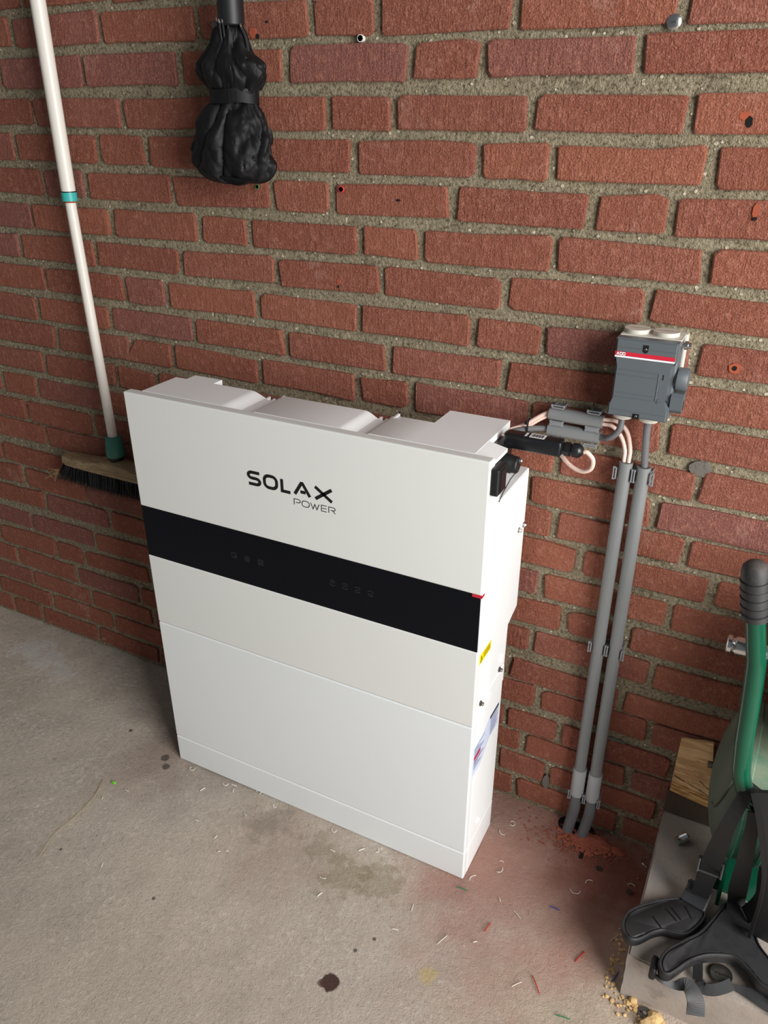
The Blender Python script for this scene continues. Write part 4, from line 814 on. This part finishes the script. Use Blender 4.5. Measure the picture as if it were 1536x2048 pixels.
def obox(bm, c, u, v, w, a, b, d, bev=.0015):
    s = len(bm.verts); b0 = bmesh.new(); add_box(b0, -a/2, a/2, -b/2, b/2, -d/2, d/2, bev); m = Matrix((Vector(u).normalized(), Vector(v).normalized(), Vector(w).normalized())).transposed().to_4x4(); m.translation = Vector(c)
    me = bpy.data.meshes.new('x'); b0.transform(m); b0.to_mesh(me); b0.free(); bm.from_mesh(me); bpy.data.meshes.remove(me)
UU, VV, WW = Vector((.96, -.28, 0)), Vector((.28, .96, 0)), Vector((0, 0, 1))
SD_ = Vector((0, .42, .90)).normalized(); SN = Vector((0, -.90, .42)).normalized(); SX = Vector((1, 0, 0)); AC = Vector((1.1311, -.2575, .283))
for s in (-1, 1): obox(bm, AC+SX*.0175*s, SX, SD_, SN, .004, .026, .007)
obox(bm, AC+SD_*.011, SX, SD_, SN, .039, .005, .007); obox(bm, AC-SD_*.010, SX, SD_, SN, .036, .0035, .004); bm_obj('slide_adjuster', bm, M['buckle'], hs)
bm = bmesh.new(); c = Vector((1.1270, -.2030, .1500)); VV = Vector((.20, .90, .42)).normalized(); WW = UU.cross(VV).normalized(); UU = VV.cross(WW); obox(bm, c, UU, VV, WW, .042, .040, .011, .003); obox(bm, c+VV*.014+WW*.004, UU, VV, WW, .044, .004, .006); obox(bm, c-VV*.002+WW*.005, UU, VV, WW, .040, .003, .004)
bk_ = bm_obj('side_release_buckle', bm, M['buckle'], hs); bm = bmesh.new(); obox(bm, c+VV*.006+WW*.0052, UU, VV, WW, .030, .009, .002, .0004); bm_obj('buckle_slot', bm, M['ink'], bk_)
ribbon('broad_strap', M['strap'], hs, [(1.1636, -.300, .4633), (1.1673, -.295, .43), (1.1702, -.288, .3741), (1.1746, -.268, .3103), (1.1797, -.235, .2334), (1.187, -.192, .160), (1.190, -.215, .142)], [(-.1, -.9, .4)]*5+[(0, -.5, .8), (0, -.2, 1)], [.016, .018, .021, .025, .028, .028, .028], .0022)
ribbon('webbing_strap', M['strap'], hs, [(1.205, -.205, .150), (1.214, -.215, .190), (1.214, -.240, .250), (1.206, -.270, .330)], [(-.2, -.5, .8)]*4, .026, .0022)
ribbon('padded_belt', M['pad'], hs, [(1.1760, -.302, .5113), (1.1908, -.306, .4703), (1.2050, -.303, .4225), (1.2214, -.290, .3524), (1.2300, -.270, .2787), (1.2326, -.250, .1966), (1.236, -.238, .152)], [(-.2, -.9, .6)]*7, .046, .008, 10)
ribbon('belt_edging', M['ink'], hs, [(1.1541, -.308, .5072), (1.1696, -.312, .4668), (1.1834, -.308, .4187), (1.1999, -.295, .3484), (1.2083, -.275, .2737), (1.2119, -.255, .2055), (1.214, -.243, .152)], [(-.2, -.9, .6)]*7, .005, .010, 10)
ribbon('loose_strap_end', M['pad'], hs, [(1.0860, -.360, .122), (1.1000, -.3660, .124), (1.1200, -.3620, .120), (1.1370, -.3600, .130), (1.1520, -.3720, .122), (1.1570, -.3850, .104)], [(.5, -.2, .8), (.3, -.5, .8), (.3, -.5, .8), (.4, -.4, .8), (.3, -.5, .8), (.2, -.6, .8)], [.006, .008, .012, .022, .027, .027], .0025)
box('strap_clip', M['ink'], hs, 1.0790, 1.0900, -.366, -.335, SL+.002, SL+.026, .004)
ribbon('ribbed_webbing', M['strap'], hs, [(1.1540, -.334, .1135), (1.1620, -.341, .1125), (1.1760, -.338, .115), (1.1900, -.329, .119), (1.2000, -.320, .122)], [(.1, -.6, .8)]*5, .017, .0025)
ribbon('lower_strap', M['pad'], hs, [(1.196, -.318, .1135), (1.217, -.318, .115), (1.245, -.322, .118), (1.280, -.330, .118)], [(0, -.4, .9)]*4, [.004, .012, .022, .026], .004)
lathe('metal_ring', M['dark_steel'], hs, (1.184, -.306, SL+.004), (0, 0, 1), [(0, .013), (.0035, .013), (.0035, .017), (0, .017), (-.001, .015), (0, .013)], 24)
ribbon('short_strap', M['ink'], hs, [(1.146, -.305, .126), (1.149, -.322, .122), (1.151, -.336, .119)], [(0, -.2, 1)]*3, .015, .002)
# ---------------------------------------------------------------- litter on the floor
random.seed(11)
def bit(name, label, cat, mat, pts, r, group, seg=6):
    return tag(tube(name, mat, None, spline(pts, 5), r, seg), label, cat, group)
def curl(x, y, s, a0, sweep, z=.0016):
    return [(x+s*math.cos(a0+sweep*k/6), y+s*math.sin(a0+sweep*k/6), z+.0008*(k % 2)) for k in range(7)]
for x, y, s, sw, lab in [(0.049, -0.261, 0.006, 4.6, 'touching the plinth, nearest its front left corner'), (0.146, -0.262, 0.006, 3.2, 'at the plinth foot, second from its front left corner'), (0.227, -0.248, 0.006, 4.2, 'half hidden at the plinth foot, left of its middle'), (0.281, -0.265, 0.004, 3, 'just left of the middle of the plinth front'), (0.43, -0.262, 0.005, 3.5, 'against the plinth front, right of its middle'), (0.921, -0.168, 0.01, 2.8, 'large, on the shaded floor below the conduits'), (0.943, -0.142, 0.008, 2.4, 'right above the large one below the conduits'), (0.75, -0.1, 0.009, 2.2, 'hook shaped, just right of the plinth side'), (0.759, -0.072, 0.006, 5, 'ring shaped, by the wall right of the plinth'), (0.771, -0.192, 0.009, 2.3, 'midway between the plinth side and the shaded floor'), (0.772, -0.177, 0.005, 2, 'tiny, just above the one midway between plinth and shade'), (0.74, -0.239, 0.011, 1.8, 'long, close to the front right corner of the plinth'), (1.017, -0.112, 0.007, 2.5, 'on the shaded floor against the slab edge'), (0.533, -0.266, 0.005, 3, 'at the plinth foot, nearest its right third'), (0.467, -0.362, 0.012, 1.3, 'wide open, out on the brown floor stain')]:
    bit('plastic_shaving', 'curled white shaving '+lab, 'shaving', M['shaving'], curl(x, y, s, random.uniform(0, 6), sw), .00065, 'curled white shavings on the floor')
for x, y, lab in [(0.166, -0.258, 'against the plinth front near its left end'), (-0.039, -0.381, 'right beside the lime green chip'), (-0.071, -0.422, 'below and left of the lime green chip'), (0.154, -0.375, 'alone on the open floor below the plinth left part'), (0.261, -0.408, 'rightmost of the three in front of the olive stain'), (0.247, -0.417, 'lowest of the three in front of the olive stain'), (0.218, -0.391, 'leftmost of the three in front of the olive stain'), (0.237, -0.314, 'midway between plinth and the three chips'), (0.174, -0.272, 'just off the plinth front, below its left end'), (0.058, -0.552, 'lowest on the left floor, near the bottom edge'), (0.505, -0.278, 'close under the plinth, right of the olive stain'), (0.453, -0.308, 'on the upper edge of the olive stain'), (0.798, -0.257, 'on the pinkish floor right of the plinth corner'), (0.787, -0.36, 'on the open floor below the plinth corner'), (0.646, -0.405, 'between the dark drip stain and the plinth corner'), (0.483, -0.407, 'above the dark drip stain'), (0.11, -0.3, 'below the ring shaving at the plinth left corner')]:
    a = random.uniform(0, 3.14); L = random.uniform(.0025, .0065); bit('plastic_chip', 'tiny white plastic chip '+lab, 'chip', M['shaving'], [(x-L*math.cos(a), y-L*math.sin(a), .0015), (x, y, .0020), (x+L*math.cos(a), y+L*math.sin(a), .0015)], .0009, 'white chips on the floor')
for lab, m, x, y, L, a in (('red wire snippet on the floor left of the slab, nearest the harness', 'wred', .965, -.300, .014, 1.2), ('red wire snippet lying lower on the floor, midway to the bottom edge', 'wred', .910, -.385, .016, -.9), ('short reddish wire snippet right of the plinth corner', 'wred', .797, -.322, .011, 1.4),
        ('green wire snippet right at the front corner of the plinth', 'wgreen', .724, -.268, .010, .1), ('green wire snippet at the bottom edge of the photo', 'wgreen', .967, -.418, .012, .15), ('blue wire snippet on the floor right of the plinth', 'wblue', .897, -.226, .009, 0), ('blue wire snippet beside the slab corner', 'wblue', 1.030, -.309, .013, 1.3)):
    tag(tube('wire_snippet', M[m], None, spline([(x-L*math.cos(a), y-L*math.sin(a), .0012), (x, y, .0022), (x+L*math.cos(a), y+L*math.sin(a), .0012)], 5), .0010, 6), lab, 'wire snippet')
for x, y, L, a, lab in [(0.732, -0.383, 0.012, 1.2, 'left of the red snippets'), (0.838, -0.272, 0.01, 2.6, 'above the reddish snippet right of the plinth'), (0.88, -0.4, 0.01, 0.9, 'beside the lower red snippet'), (1.012, -0.235, 0.012, 1.1, 'on the shaded floor beside the slab'), (0.655, -0.35, 0.008, 1.7, 'below the plinth corner')]:
    bit('pale_bristle', 'thin pale strand on the floor '+lab, 'strand', M['shaving'], [(x-L*math.cos(a), y-L*math.sin(a), .001), (x, y, .0016), (x+L*math.cos(a), y+L*math.sin(a), .001)], .0006, 'thin pale strands on the floor')
tag(box('lime_chip', M['lime'], None, -.0855, -.0765, -.3795, -.3745, .0005, .0035, .0008), 'lime green plastic chip on the floor left of the plinth', 'chip')
tag(tube('straw_stalk', M['straw'], None, spline([(-.071, -.600, .0015), (-.087, -.541, .0025), (-.085, -.488, .002), (-.090, -.430, .002), (-.110, -.380, .0015)], 6), .0006, 5), 'long thin dry stalk on the floor at the left', 'stalk')
t = thing('steel_washer', 'flat steel washer with a screw tip at the slab front, bottom right', 'washer', (1.087, -.343, 0))
lathe('ring', M['dark_steel'], t, (1.088, -.350, .0015), (0, -.2, 1), [(0, .006), (0, .0115), (.002, .0115), (.002, .006), (0, .006)], 22); lathe('hub', M['steel'], t, (1.088, -.350, .0015), (0, -.2, 1), [(0, .0035), (.004, .003), (.0045, .001)], 10)
for lab, x, y in (('small round metal ring on the reddish floor below the conduits', .951, -.099), ('small round metal ring on the floor close to the slab edge', 1.016, -.125)):
    t = thing('metal_ring', lab, 'ring', (x, y, 0)); lathe('ring', M['dark_steel'], t, (x, y, .001), (0, 0, 1), [(0, .0032), (0, .0058), (.002, .0058), (.002, .0032), (0, .0032)], 16)
t = tag(tube('white_shaving', M['shaving'], None, spline([(1.224, -.352, .002), (1.232, -.363, .002), (1.240, -.362, .003), (1.243, -.356, .002)], 4), .0011, 6), 'white angled plastic shaving in front of the slab at the bottom right', 'shaving')
tag(tube('twist_tie', M['steel'], None, spline([(1.036, -.052, .0015), (1.026, -.046, .002), (1.024, -.034, .0015), (1.034, -.026, .003), (1.036, -.016, .002)], 5), .0010, 6), 'thin bent wire loop on the floor where wall and slab meet', 'wire')
